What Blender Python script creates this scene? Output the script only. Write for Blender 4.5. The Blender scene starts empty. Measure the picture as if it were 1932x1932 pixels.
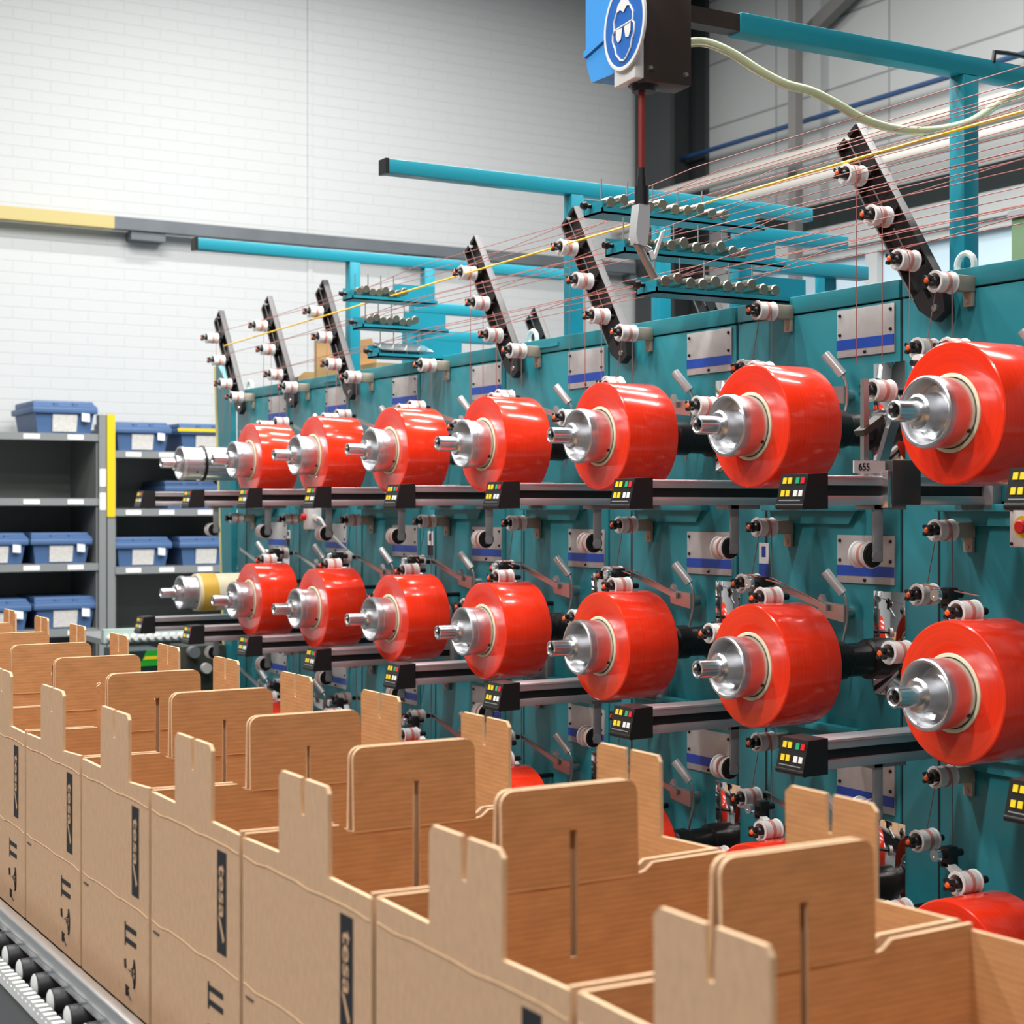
import bpy, bmesh, math, random
from mathutils import Vector, Matrix
random.seed(7)
S = bpy.context.scene
C = S.collection
PI = math.pi
# ------------------------------------------------------------------ camera
YAW, F, HY, CX, H = 0.529224, 3102.18, 955.64, 966.0, 1.5
cam = bpy.data.cameras.new('camera'); co = bpy.data.objects.new('camera', cam); C.objects.link(co)
co.location = (0, 0, H); co.rotation_euler = (PI/2, 0, -YAW)
cam.sensor_width = 36; cam.sensor_fit = 'HORIZONTAL'; cam.lens = F*36/1932
cam.shift_y = -(966-HY)/1932
cam.clip_start = 0.05; cam.clip_end = 100
cam.dof.use_dof = True; cam.dof.focus_distance = 3.9; cam.dof.aperture_fstop = 7.0
S.camera = co
# ------------------------------------------------------------------ world, lamps, exposure
w = bpy.data.worlds.new('hall_air'); S.world = w; w.use_nodes = True
w.node_tree.nodes['Background'].inputs[0].default_value = (0.80, 0.88, 1.0, 1)
w.node_tree.nodes['Background'].inputs[1].default_value = 0.05
def lamp(name, loc, sx, sy, power, col=(1, .98, .95), rot=(0, 0, 0)):
    l = bpy.data.lights.new(name, 'AREA'); l.shape = 'RECTANGLE'; l.size = sx; l.size_y = sy
    l.energy = power; l.color = col
    o = bpy.data.objects.new(name, l); C.objects.link(o); o.location = loc; o.rotation_euler = rot
    return o
LAMPS = []
for x, ys, p in ((-1.7, (1.8, 4.6), 150), (2.1, (3.4, 5.6, 7.6), 115), (4.9, (2.8, 4.6, 6.4), 125), (4.3, (9.0,), 75), (-0.6, (-1.0,), 115)):  # last lamp is added in front to brighten the inner carton faces
    for y in ys:
        LAMPS.append((x, y)); lamp('tube_light', (x, y, 5.62), 2.4, .22, p)
S.view_settings.view_transform = 'Standard'; S.view_settings.look = 'None'
S.view_settings.gamma = 1; S.view_settings.use_curve_mapping = False
S.view_settings.exposure = 0.5

# ------------------------------------------------------------------ helpers
SN, CS = math.sin(YAW), math.cos(YAW)
def ray(px, py):
    u = (px-CX)/F
    return Vector((SN+u*CS, CS-u*SN, (HY-py)/F))
def atX(px, py, X): r = ray(px, py); r *= X/r.x; r.z += H; return r
def atY(px, py, Y): r = ray(px, py); r *= Y/r.y; r.z += H; return r

MATS = {}
def mat(name, col, rough=.5, metal=0., coat=0., noise=0., nscale=30., bump=0., spec=.5, emit=0., alpha=1., trans=0.):
    m = bpy.data.materials.new(name); m.use_nodes = True
    nt = m.node_tree; b = nt.nodes['Principled BSDF']
    b.inputs['Base Color'].default_value = (*col, 1); b.inputs['Roughness'].default_value = rough
    b.inputs['Metallic'].default_value = metal; b.inputs['Coat Weight'].default_value = coat
    b.inputs['Coat Roughness'].default_value = .08
    b.inputs['Specular IOR Level'].default_value = spec
    b.inputs['Transmission Weight'].default_value = trans
    if emit: b.inputs['Emission Color'].default_value = (*col, 1); b.inputs['Emission Strength'].default_value = emit
    if noise or bump:
        tc = nt.nodes.new('ShaderNodeTexCoord'); n = nt.nodes.new('ShaderNodeTexNoise')
        n.inputs['Scale'].default_value = nscale; n.inputs['Detail'].default_value = 4
        nt.links.new(tc.outputs['Object'], n.inputs['Vector'])
        if noise:
            r = nt.nodes.new('ShaderNodeMapRange'); r.inputs['From Min'].default_value = .3; r.inputs['From Max'].default_value = .7
            r.inputs['To Min'].default_value = 1-noise; r.inputs['To Max'].default_value = 1+noise
            mx = nt.nodes.new('ShaderNodeVectorMath'); mx.operation = 'SCALE'; mx.inputs[0].default_value = col
            nt.links.new(n.outputs['Fac'], r.inputs['Value']); nt.links.new(r.outputs['Result'], mx.inputs['Scale'])
            nt.links.new(mx.outputs['Vector'], b.inputs['Base Color'])
        if bump:
            bp = nt.nodes.new('ShaderNodeBump'); bp.inputs['Strength'].default_value = bump; bp.inputs['Distance'].default_value = .002
            nt.links.new(n.outputs['Fac'], bp.inputs['Height']); nt.links.new(bp.outputs['Normal'], b.inputs['Normal'])
    MATS[name] = m
    return m
teal = mat('teal_paint', (.020, .215, .255), .38, noise=.06, nscale=6, bump=.05)
teal_d = mat('teal_beam_paint', (.012, .25, .33), .38)
dark = mat('dark_gap', (.012, .02, .022), .6)
black = mat('black_plastic', (.008, .008, .009), .42)
blackm = mat('black_steel', (.022, .020, .020), .35, metal=.6)
alu = mat('turned_aluminium', (.74, .75, .77), .24, metal=1, noise=.05, nscale=90)
blockm = mat('block_zinc', (.40, .35, .28), .45, metal=.3)
rollm = mat('roller_bronze_steel', (.36, .33, .27), .28, metal=.9)
collarm = mat('collar_steel', (.20, .20, .20), .3, metal=.5)
drumm = mat('drum_aluminium', (.66, .66, .68), .34, metal=1)
alur = mat('anodised_rail', (.60, .58, .60), .36, metal=.85)
steel = mat('brushed_steel', (.55, .54, .52), .35, metal=1)
chrome = mat('polished_steel', (.8, .8, .8), .04, metal=1)
greym = mat('grey_steel', (.30, .31, .32), .45, metal=.4)
white = mat('white_plastic', (.70, .68, .66), .4)
whitep = mat('white_enamel', (.8, .8, .78), .35)
cream = mat('cream_card', (.80, .72, .52), .6)
yellow = mat('yellow_plastic', (.85, .62, .02), .4)
orange = mat('orange_plastic', (.85, .12, .01), .4)
green = mat('green_plastic', (.01, .38, .16), .4)
redp = mat('red_plastic', (.70, .015, .02), .4)
blue = mat('blue_print', (.008, .06, .38), .4)
signblue = mat('sign_blue', (.012, .13, .50), .35)
hoistblue = mat('hoist_blue', (.05, .32, .78), .32)
brownm = mat('brown_steel', (.050, .034, .028), .45, metal=.2)
taped = mat('wound_tape', (.58, .24, .20), .5)
strandm = mat('red_strand', (.36, .105, .085), .5)
strandg = mat('grey_strand', (.20, .12, .12), .45)
yellowc = mat('yellow_cord', (.90, .55, .01), .4)
binblue = mat('bin_blue', (.060, .125, .27), .5)
shelfm = mat('shelf_grey', (.20, .215, .22), .5)
shelfd = mat('shelf_back_grey', (.20, .21, .205), .6)
paper = mat('paper_label', (.62, .60, .58), .7, noise=.12, nscale=60)
paperw = mat('white_card', (.82, .82, .82), .7)
shelfy = mat('shelf_yellow', (.72, .50, .0), .5)
ink = mat('black_ink', (.012, .013, .018), .6)
olive = mat('olive_steel', (.028, .030, .022), .5)
hosem = mat('clear_green_hose', (.72, .78, .52), .2, spec=.6, trans=.25)
redcable = mat('red_cable', (.22, .018, .012), .45)
bluep = mat('blue_pipe', (.02, .06, .16), .4)
pipew = mat('white_pipe', (.50, .475, .44), .4)
col_d = mat('dark_column', (.028, .032, .034), .5)
col_g = mat('grey_post', (.16, .155, .15), .5)
tan = mat('tan_board', (.42, .24, .10), .7)
gas = mat('glass_pane', (.55, .70, .80), .1)
frame_m = mat('window_frame', (.5, .52, .52), .5)
ceilm = mat('ceiling_paint', (.22, .23, .24), .8)
floorm = mat('floor_coat', (.09, .095, .095), .45, noise=.1, nscale=2)
trayblue = mat('rail_yellow', (.50, .41, .16), .5); wallfar = mat('grey_wall_paint', (.14, .145, .15), .7)
wallrail = mat('wall_rail_grey', (.11, .125, .14), .55, noise=.12, nscale=5)

def card(name, col, lines):
    m = mat(name, col, .75); nt = m.node_tree; b = nt.nodes['Principled BSDF']
    b.inputs['Specular IOR Level'].default_value = .25
    tc = nt.nodes.new('ShaderNodeTexCoord'); n = nt.nodes.new('ShaderNodeTexNoise'); n.inputs['Scale'].default_value = 110; n.inputs['Detail'].default_value = 5
    mp = nt.nodes.new('ShaderNodeMapping'); mp.inputs['Scale'].default_value = (.25, .25, 1.0) if lines else (1, 1, .5)
    nt.links.new(tc.outputs['Object'], mp.inputs['Vector']); nt.links.new(mp.outputs['Vector'], n.inputs['Vector'])
    wv = nt.nodes.new('ShaderNodeTexWave'); wv.bands_direction = 'Z'; wv.inputs['Scale'].default_value = 45 if lines else 30
    wv.inputs['Distortion'].default_value = .6; nt.links.new(tc.outputs['Object'], wv.inputs['Vector'])
    a = nt.nodes.new('ShaderNodeMath'); a.operation = 'MULTIPLY_ADD'; a.inputs[1].default_value = .28 if lines else .03
    nt.links.new(wv.outputs['Fac'], a.inputs[0]); nt.links.new(n.outputs['Fac'], a.inputs[2])
    r = nt.nodes.new('ShaderNodeMapRange'); r.inputs['From Min'].default_value = .3; r.inputs['From Max'].default_value = 1.0 if lines else .75
    r.inputs['To Min'].default_value = .84 if lines else .92; r.inputs['To Max'].default_value = 1.16 if lines else 1.07
    nt.links.new(a.outputs[0], r.inputs['Value'])
    mx = nt.nodes.new('ShaderNodeVectorMath'); mx.operation = 'SCALE'; mx.inputs[0].default_value = col
    nt.links.new(r.outputs['Result'], mx.inputs['Scale']); nt.links.new(mx.outputs['Vector'], b.inputs['Base Color'])
    return m
kraft_out = card('kraft_printed_side', (.60, .385, .24), False)
kraft_in = card('kraft_inner_side', (.52, .275, .12), True)
kraft_edge = card('kraft_cut_edge', (.66, .45, .27), False)

# red film: glossy with faint winding rings on the ends
film = mat('red_film', (.86, .034, .008), .20, coat=.4, spec=.35)
nt = film.node_tree; b = nt.nodes['Principled BSDF']
b.inputs['Coat Roughness'].default_value = .035
b.inputs['Subsurface Weight'].default_value = .0; b.inputs['Subsurface Radius'].default_value = (.03, .004, .002); b.inputs['Subsurface Scale'].default_value = .5
tc = nt.nodes.new('ShaderNodeTexCoord'); sp = nt.nodes.new('ShaderNodeSeparateXYZ'); nt.links.new(tc.outputs['Object'], sp.inputs[0])
cb = nt.nodes.new('ShaderNodeCombineXYZ'); nt.links.new(sp.outputs['Y'], cb.inputs['X']); nt.links.new(sp.outputs['Z'], cb.inputs['Y'])
ln = nt.nodes.new('ShaderNodeVectorMath'); ln.operation = 'LENGTH'; nt.links.new(cb.outputs[0], ln.inputs[0])
mu = nt.nodes.new('ShaderNodeMath'); mu.operation = 'MULTIPLY'; mu.inputs[1].default_value = 220; nt.links.new(ln.outputs['Value'], mu.inputs[0])
mu2 = nt.nodes.new('ShaderNodeMath'); mu2.operation = 'MULTIPLY'; mu2.inputs[1].default_value = 160; nt.links.new(sp.outputs['X'], mu2.inputs[0])
cb2 = nt.nodes.new('ShaderNodeCombineXYZ'); nt.links.new(mu.outputs[0], cb2.inputs['X']); nt.links.new(mu2.outputs[0], cb2.inputs['Y'])
n = nt.nodes.new('ShaderNodeTexNoise'); n.inputs['Scale'].default_value = 1; n.inputs['Detail'].default_value = 2; nt.links.new(cb2.outputs[0], n.inputs['Vector'])
r = nt.nodes.new('ShaderNodeMapRange'); r.inputs['From Min'].default_value = .3; r.inputs['From Max'].default_value = .7; r.inputs['To Min'].default_value = .93; r.inputs['To Max'].default_value = 1.05
nt.links.new(n.outputs['Fac'], r.inputs['Value'])
mx = nt.nodes.new('ShaderNodeVectorMath'); mx.operation = 'SCALE'; mx.inputs[0].default_value = (.86, .034, .008)
nt.links.new(r.outputs['Result'], mx.inputs['Scale']); nt.links.new(mx.outputs['Vector'], b.inputs['Base Color'])
bp = nt.nodes.new('ShaderNodeBump'); bp.inputs['Strength'].default_value = .10; bp.inputs['Distance'].default_value = .0004
nt.links.new(n.outputs['Fac'], bp.inputs['Height']); nt.links.new(bp.outputs['Normal'], b.inputs['Normal'])

# white painted brick
brick = mat('white_brick', (.53, .545, .55), .62); nt = brick.node_tree; b = nt.nodes['Principled BSDF']
g = nt.nodes.new('ShaderNodeNewGeometry'); sp = nt.nodes.new('ShaderNodeSeparateXYZ'); nt.links.new(g.outputs['Position'], sp.inputs[0])
cb = nt.nodes.new('ShaderNodeCombineXYZ'); nt.links.new(sp.outputs['X'], cb.inputs['X']); nt.links.new(sp.outputs['Z'], cb.inputs['Y'])
br = nt.nodes.new('ShaderNodeTexBrick'); br.inputs['Scale'].default_value = 1; br.inputs['Brick Width'].default_value = .25; br.inputs['Row Height'].default_value = .076
br.inputs['Mortar Size'].default_value = .004; br.inputs['Mortar Smooth'].default_value = .4
br.inputs['Color1'].default_value = (1, 1, 1, 1); br.inputs['Color2'].default_value = (.86, .86, .86, 1); br.inputs['Mortar'].default_value = (.25, .25, .25, 1)
nt.links.new(cb.outputs[0], br.inputs['Vector'])
bp = nt.nodes.new('ShaderNodeBump'); bp.inputs['Strength'].default_value = .5; bp.inputs['Distance'].default_value = .010
nt.links.new(br.outputs['Color'], bp.inputs['Height']); nt.links.new(bp.outputs['Normal'], b.inputs['Normal'])
# grey wall cladding with horizontal joints
clad = mat('grey_cladding', (.50, .51, .51), .6); nt = clad.node_tree; b = nt.nodes['Principled BSDF']
g = nt.nodes.new('ShaderNodeNewGeometry'); sp = nt.nodes.new('ShaderNodeSeparateXYZ'); nt.links.new(g.outputs['Position'], sp.inputs[0])
cb = nt.nodes.new('ShaderNodeCombineXYZ'); nt.links.new(sp.outputs['Y'], cb.inputs['X'])
ad = nt.nodes.new('ShaderNodeMath'); ad.inputs[1].default_value = .02; nt.links.new(sp.outputs['Z'], ad.inputs[0]); nt.links.new(ad.outputs[0], cb.inputs['Y'])
br = nt.nodes.new('ShaderNodeTexBrick'); br.offset = 0; br.inputs['Scale'].default_value = 1; br.inputs['Brick Width'].default_value = 1.2; br.inputs['Row Height'].default_value = .5
br.inputs['Mortar Size'].default_value = .009; br.inputs['Color1'].default_value = (.40, .41, .41, 1); br.inputs['Color2'].default_value = (.37, .38, .38, 1); br.inputs['Mortar'].default_value = (.20, .21, .21, 1)
nt.links.new(cb.outputs[0], br.inputs['Vector']); nt.links.new(br.outputs['Color'], b.inputs['Base Color'])

def quad_box(bm, x0, x1, y0, y1, z0, z1, mi=0, bev=0.):
    g = bmesh.ops.create_cube(bm, size=1)
    vs = g['verts']
    for v in vs:
        v.co = Vector((x0 if v.co.x < 0 else x1, y0 if v.co.y < 0 else y1, z0 if v.co.z < 0 else z1))
    fs = {f for v in vs for f in v.link_faces}
    if bev:
        es = list({e for v in vs for e in v.link_edges})
        r = bmesh.ops.bevel(bm, geom=es, offset=bev, segments=2, affect='EDGES', profile=.5)
        fs = set(r['faces']) | {f for f in fs if f.is_valid}
    for f in fs: f.material_index = mi
    return vs
def prism(bm, pts, d, mi=0, mi_front=None, mi_back=None):
    """polygon pts (3D, planar) extruded by vector d"""
    a = [bm.verts.new(p) for p in pts]; b2 = [bm.verts.new(Vector(p)+Vector(d)) for p in pts]
    f1 = bm.faces.new(a); f2 = bm.faces.new(b2[::-1])
    f1.material_index = mi if mi_front is None else mi_front
    f2.material_index = mi if mi_back is None else mi_back
    n = len(a)
    for i in range(n):
        f = bm.faces.new((a[i], b2[i], b2[(i+1) % n], a[(i+1) % n])); f.material_index = mi
def lathe(bm, prof, c=(0, 0, 0), seg=40, ax='X', mi=0, closed=False):
    rings = []
    for (t, r) in prof:
        ring = []
        if r < 1e-6:
            p = {'X': (t, 0, 0), 'Y': (0, t, 0), 'Z': (0, 0, t)}[ax]; ring = [bm.verts.new(Vector(p)+Vector(c))]
        else:
            for i in range(seg):
                a = 2*PI*i/seg; u, v = r*math.cos(a), r*math.sin(a)
                p = {'X': (t, u, v), 'Y': (v, t, u), 'Z': (u, v, t)}[ax]; ring.append(bm.verts.new(Vector(p)+Vector(c)))
        rings.append(ring)
    pairs = list(zip(rings, rings[1:])) + ([(rings[-1], rings[0])] if closed else [])
    for A, B in pairs:
        for i in range(seg):
            j = (i+1) % seg
            if len(A) == 1 and len(B) == 1: continue
            if len(A) == 1: f = bm.faces.new((A[0], B[i], B[j]))
            elif len(B) == 1: f = bm.faces.new((A[i], B[0], A[j]))
            else: f = bm.faces.new((A[i], B[i], B[j], A[j]))
            f.material_index = mi
def tube(bm, pts, r, seg=8, mi=0, caps=True):
    pts = [Vector(p) for p in pts]; rings = []
    prev = None
    for i, p in enumerate(pts):
        t = (pts[min(i+1, len(pts)-1)]-pts[max(i-1, 0)]).normalized()
        if prev is None: up = Vector((0, 0, 1)) if abs(t.z) < .9 else Vector((1, 0, 0))
        else: up = prev
        s = t.cross(up).normalized(); up = s.cross(t).normalized(); prev = up
        rings.append([bm.verts.new(p+s*r*math.cos(2*PI*k/seg)+up*r*math.sin(2*PI*k/seg)) for k in range(seg)])
    for A, B in zip(rings, rings[1:]):
        for k in range(seg):
            f = bm.faces.new((A[k], A[(k+1) % seg], B[(k+1) % seg], B[k])); f.material_index = mi
    if caps:
        bm.faces.new(rings[0][::-1]).material_index = mi; bm.faces.new(rings[-1]).material_index = mi
def smoothpath(pts, n=8):
    pts = [Vector(p) for p in pts]; out = []
    for i in range(len(pts)-1):
        p0, p1, p2, p3 = pts[max(i-1, 0)], pts[i], pts[i+1], pts[min(i+2, len(pts)-1)]
        for k in range(n):
            t = k/n
            out.append(.5*((2*p1)+(p2-p0)*t+(2*p0-5*p1+4*p2-p3)*t*t+(3*p1-p0-3*p2+p3)*t**3))
    out.append(pts[-1]); return out
def cyl(bm, p0, p1, r0, r1=None, seg=20, mi=0):
    p0, p1 = Vector(p0), Vector(p1); r1 = r0 if r1 is None else r1
    d = (p1-p0); q = Vector((0, 0, 1)).rotation_difference(d.normalized()).to_matrix()
    A = [bm.verts.new(p0+q @ Vector((r0*math.cos(2*PI*k/seg), r0*math.sin(2*PI*k/seg), 0))) for k in range(seg)]
    B = [bm.verts.new(p1+q @ Vector((r1*math.cos(2*PI*k/seg), r1*math.sin(2*PI*k/seg), 0))) for k in range(seg)]
    for k in range(seg):
        bm.faces.new((A[k], A[(k+1) % seg], B[(k+1) % seg], B[k])).material_index = mi
    bm.faces.new(A[::-1]).material_index = mi; bm.faces.new(B).material_index = mi
def obj(name, fn, mats, parent=None, loc=None, smooth=True):
    bm = bmesh.new(); fn(bm)
    bmesh.ops.recalc_face_normals(bm, faces=bm.faces)
    me = bpy.data.meshes.new(name); bm.to_mesh(me); bm.free()
    for m in (mats if isinstance(mats, (list, tuple)) else [mats]): me.materials.append(m)
    if smooth:
        me.polygons.foreach_set('use_smooth', [True]*len(me.polygons)); me.set_sharp_from_angle(angle=math.radians(32))
    o = bpy.data.objects.new(name, me); C.objects.link(o)
    if parent: o.parent = parent
    if loc: o.location = loc
    return o
def tag(o, label, cat, group=None):
    o['label'] = label; o['category'] = cat
    if group: o['group'] = group
    return o
def thing(name, label, cat, loc=(0, 0, 0), rz=0, group=None):
    o = bpy.data.objects.new(name, None); o.empty_display_size = .05; C.objects.link(o)
    o.location = loc; o.rotation_euler = (0, 0, rz)
    return tag(o, label, cat, group)
KIDS = {}
def dup(o, loc=None, label=None, group=None, parent=None):
    if o.name not in KIDS: KIDS[o.name] = list(o.children)
    c = o.copy(); C.objects.link(c)
    if parent: c.parent = parent
    if loc is not None: c.location = loc
    if label: c['label'] = label
    if group: c['group'] = group
    for k in KIDS[o.name]: dup(k, parent=c)
    return c
def struct(name, fn, m, parent=None):
    o = obj(name, fn, m, parent, smooth=False)
    if not parent: o['kind'] = 'structure'
    return o
def text_bm(bm, s, size, origin, ex, ey, mi=0, offset=0., sx=1.):
    cu = bpy.data.curves.new('t', 'FONT'); cu.body = s; cu.size = size; cu.offset = offset
    to = bpy.data.objects.new('t', cu); C.objects.link(to)
    dg = bpy.context.evaluated_depsgraph_get(); me = to.evaluated_get(dg).to_mesh()
    ex, ey, o = Vector(ex), Vector(ey), Vector(origin)
    vs = [bm.verts.new(o+ex*(v.co.x*sx)+ey*v.co.y) for v in me.vertices]
    for p in me.polygons:
        try: bm.faces.new([vs[i] for i in p.vertices]).material_index = mi
        except ValueError: pass
    to.evaluated_get(dg).to_mesh_clear(); C.objects.unlink(to); bpy.data.objects.remove(to)
ORD = ['nearest', 'second', 'third', 'fourth', 'fifth', 'sixth', 'seventh', 'eighth', 'ninth', 'tenth', 'eleventh', 'twelfth', 'thirteenth', 'fourteenth']
def nth(k): return ('rightmost' if k == 0 else ORD[k]+' from the right')
ROWN = ['top', 'middle', 'bottom']

# ------------------------------------------------------------------ setting
WY, WX = 11.0, 7.9
struct('floor', lambda bm: quad_box(bm, -5, WX+.2, -3, WY+.2, -.1, 0), floorm)
struct('wall_back', lambda bm: quad_box(bm, -5, WX+.2, WY, WY+.2, 0, 6.3), brick)
def wr(bm):
    quad_box(bm, WX, WX+.2, -3, WY, 0, 1.2); quad_box(bm, WX, WX+.2, -3, WY, 3.68, 6.3)
    quad_box(bm, WX, WX+.2, -3, 1.0, 1.2, 3.68); quad_box(bm, WX, WX+.2, 10.2, WY, 1.2, 3.68)
struct('wall_right', wr, clad)
struct('wall_left', lambda bm: quad_box(bm, -5.2, -5, -3, WY, 0, 6.3), wallfar)
struct('wall_front', lambda bm: quad_box(bm, -5, WX, -3.2, -3, 0, 6.3), wallfar)
struct('ceiling', lambda bm: quad_box(bm, -5.2, WX+.2, -3.2, WY+.2, 6.3, 6.5), ceilm)
struct('trim_1', lambda bm: quad_box(bm, 4.72, 4.76, WY-.012, WY, 0, 6.3), brick)   # movement joint of the brick wall
# windows of the right wall: glass between posts, dark blind box above
for i, (y0, y1) in enumerate(((1.0, 2.5), (2.5, 4.0), (4.0, 5.5), (5.5, 7.0), (7.0, 8.6), (8.6, 10.2))):
    wn = struct('window_%d' % (i+1), lambda bm: quad_box(bm, WX+.08, WX+.09, y0, y1, 1.2, 3.33), gas)
    struct('window_frame', lambda bm: [quad_box(bm, WX+.02, WX+.12, a, a+.06, 1.2, 3.33) for a in (y0, y1-.06)] + [quad_box(bm, WX+.02, WX+.12, y0+.06, y1-.06, z, z+.06) for z in (1.2, 2.1, 3.27)], frame_m, wn)
struct('trim_2', lambda bm: quad_box(bm, WX+.01, WX+.15, 1.0, 10.2, 3.5, 3.68), dark)
struct('trim_3', lambda bm: quad_box(bm, WX-.02, WX+.15, 1.0, 10.2, 3.33, 3.5), frame_m)
for (x, y) in LAMPS:  # one batten stands at the added front fill lamp
    t = thing('ceiling_light', 'fluorescent batten hung under the ceiling outside the picture', 'light', (x, y, 5.64), PI/2, 'fluorescent battens')
    obj('housing', lambda bm: quad_box(bm, -.13, .13, -1.25, 1.25, 0, .05), whitep, t)
    obj('hanger', lambda bm: [cyl(bm, (0, s, .05), (0, s, .66), .006, seg=6) for s in (-.5, .5)], greym, t)

# column, posts and pipes along the right wall
tag(obj('steel_column', lambda bm: [quad_box(bm, 7.52, 7.56, 10.42, 10.9, 0, 6.3), quad_box(bm, 7.86, 7.9, 10.42, 10.9, 0, 6.3), quad_box(bm, 7.56, 7.86, 10.64, 10.68, 0, 6.3)], col_d), 'dark steel column in the corner of the two walls', 'column')
p = atX(1500, 300, 7.62)
tag(obj('steel_post', lambda bm: [quad_box(bm, 7.59, 7.657, p.y-.04, p.y+.04, 0, 6.3)], col_g), 'slim grey steel post standing before the grey clad wall', 'post')
a, b_ = atX(1530, 50, 7.75), atX(1600, -20, 7.75)
def br_(bm):
    d = (b_-a).normalized(); n = Vector((0, -d.z, d.y))*.05; p0, p1 = a-d*.15, b_+d*1.2
    prism(bm, [p0-n, p0+n, p1+n, p1-n], (.08, 0, 0))
tag(obj('diagonal_brace', br_, col_g), 'dark diagonal brace rising from the slim grey post', 'brace')
def pipe(name, z, x, r, m, lab, y0=-2.5, y1=10.9):
    return tag(obj(name, lambda bm: cyl(bm, (x, y0, z), (x, y1, z), r, seg=24), m), lab, 'pipe', None)
pipe('wall_pipe', 3.917, 7.45, .047, pipew, 'upper thick white pipe along the grey wall')
pipe('wall_pipe', 3.705, 7.35, .045, pipew, 'lower thick white pipe just above the dark window head')
pipe('wall_pipe', 3.85, 7.62, .02, pipew, 'thin white pipe between the two thick wall pipes')
pipe('wall_pipe', 4.27, 7.78, .018, bluep, 'thin dark blue pipe high on the grey wall')
# rail along the brick wall: yellow end and grey length
zr0, zr1 = 1.5+.1722*1.0, 0
pa, pb = atY(0, 388, WY-.14), atY(0, 412, WY-.14)
XS = atY(216, 410, WY-.14).x
t = thing('wall_rail', 'long rail across the white brick wall, yellow at its left end', 'rail', (XS, WY-.07, pb.z))
hh = pa.z-pb.z
obj('grey_length', lambda bm: quad_box(bm, 0, WX-XS-.4, -.07, .0, 0, hh), wallrail, t)
obj('yellow_length', lambda bm: quad_box(bm, -6, 0, -.072, .0, 0, hh+.002), trayblue, t)['label'] = 'yellow painted left length'
for dx in (.12, 2.2, 4.2): obj('bracket', lambda bm: quad_box(bm, dx, dx+.24, -.05, .068, -.06, 0), wallrail, t)

# ------------------------------------------------------------------ machine
PX, PITCH, Y0 = 2.87, .64825, 2.434
ZR = [1.690, 1.121, .552]
YK = lambda k: Y0+PITCH*k
ZT = 2.06
mach = thing('winding_machine', 'long teal winding machine carrying three rows of red rolls', 'machine', (PX, YK(0), 0))
def mloc(k): return YK(k)-YK(0)
def panel_fn(bm):
    a, b2 = -.112*PITCH+.004, .885*PITCH-.004
    quad_box(bm, 0, .03, a, b2, 1.512, ZT-.05, bev=.002); quad_box(bm, -.004, .03, a, b2, ZT-.046, ZT, bev=.003)
    quad_box(bm, 0, .03, a, b2, .935, 1.506, bev=.002); quad_box(bm, 0, .03, a, b2, .10, .929, bev=.002)
pan0 = obj('panel', panel_fn, teal, mach, (0, mloc(-2), 0))
def ledge_fn(bm):
    z = 0
    prism(bm, [(0, .07, z), (0, .42, z), (0, .385, z-.045), (0, .105, z-.045)], (-.012, 0, 0))
    quad_box(bm, -.03, 0, .055, .435, z-.012, z+.006, bev=.002)
led0 = obj('ledge', ledge_fn, teal, mach, (0, mloc(-2), 1.50)); KIDS[led0.name] = []
for k in range(-2, 8):
    for z in (1.50, .931):
        if (k, z) != (-2, 1.50): dup(led0, (0, mloc(k), z), parent=mach)
seam0 = obj('seam_strip', lambda bm: [quad_box(bm, .006, .02, .885*PITCH-.005, .885*PITCH+.007, .1, ZT), quad_box(bm, -.0015, .01, .69*PITCH-.003, .69*PITCH+.003, .1, 1.50)], dark, mach, (0, mloc(-2), 0))
for k in range(-1, 8):
    for o in (pan0, seam0): dup(o, (0, mloc(k), 0), parent=mach)
obj('cabinet_body', lambda bm: quad_box(bm, .03, .62, mloc(-2)-.07, mloc(8)-.2, .05, ZT-.03), teal, mach)
obj('end_plate', lambda bm: prism(bm, [(.0, 5.17, .3), (.0, 5.2, ZT), (0, 5.39, 2.22), (0, 5.405, 2.2), (0, 5.24, .3)], (.03, 0, 0)), teal, mach)
obj('edge_strip', lambda bm: prism(bm, [(-.002, 5.240, .3), (-.002, 5.405, 2.2), (-.002, 5.43, 2.2), (-.002, 5.262, .3)], (.034, 0, 0)), mat('pale_yellow_edge', (.75, .68, .25), .5), mach)['label'] = 'pale yellow slanting edge strip'
# riveted plates with a blue band and the polished plates beside the spindles
def plate_at(k, r, with_screws, proto=[None]):
    z = ZR[r]+(.008 if r == 0 else 0)
    loc = (-.0, mloc(k), z)
    if proto[0] is None:
        y0, y1 = -.053-PITCH+.0, .156-PITCH
        y0, y1 = -.053, .156
        pl = obj('rating_plate', lambda bm: quad_box(bm, -.005, 0, y0, y1, .184, .306, bev=.001), mat('plate_metal', (.52, .51, .50), .42, metal=.35, noise=.05, nscale=40), mach, loc)
        obj('blue_band', lambda bm: [quad_box(bm, -.0062, -.0045, y0, y1, .203, .229)], blue, pl)
        for (yy, zz) in ((y0+.012, .292), (y1-.012, .292), (y0+.012, .242), (y1-.012, .242), ((y0+y1)/2, .193)):
            obj('screw', lambda bm: lathe(bm, [(-.0095, 0), (-.0095, .003), (-.008, .0044), (-.0048, .0046)], (0, yy, zz), 12), blackm, pl)
        proto[0] = pl; KIDS[pl.name] = list(pl.children)
        return pl
    return dup(proto[0], loc, parent=mach)
for r in range(3):
    for k in range(0, 7): plate_at(k+1, r, True)
pol0 = None
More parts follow.
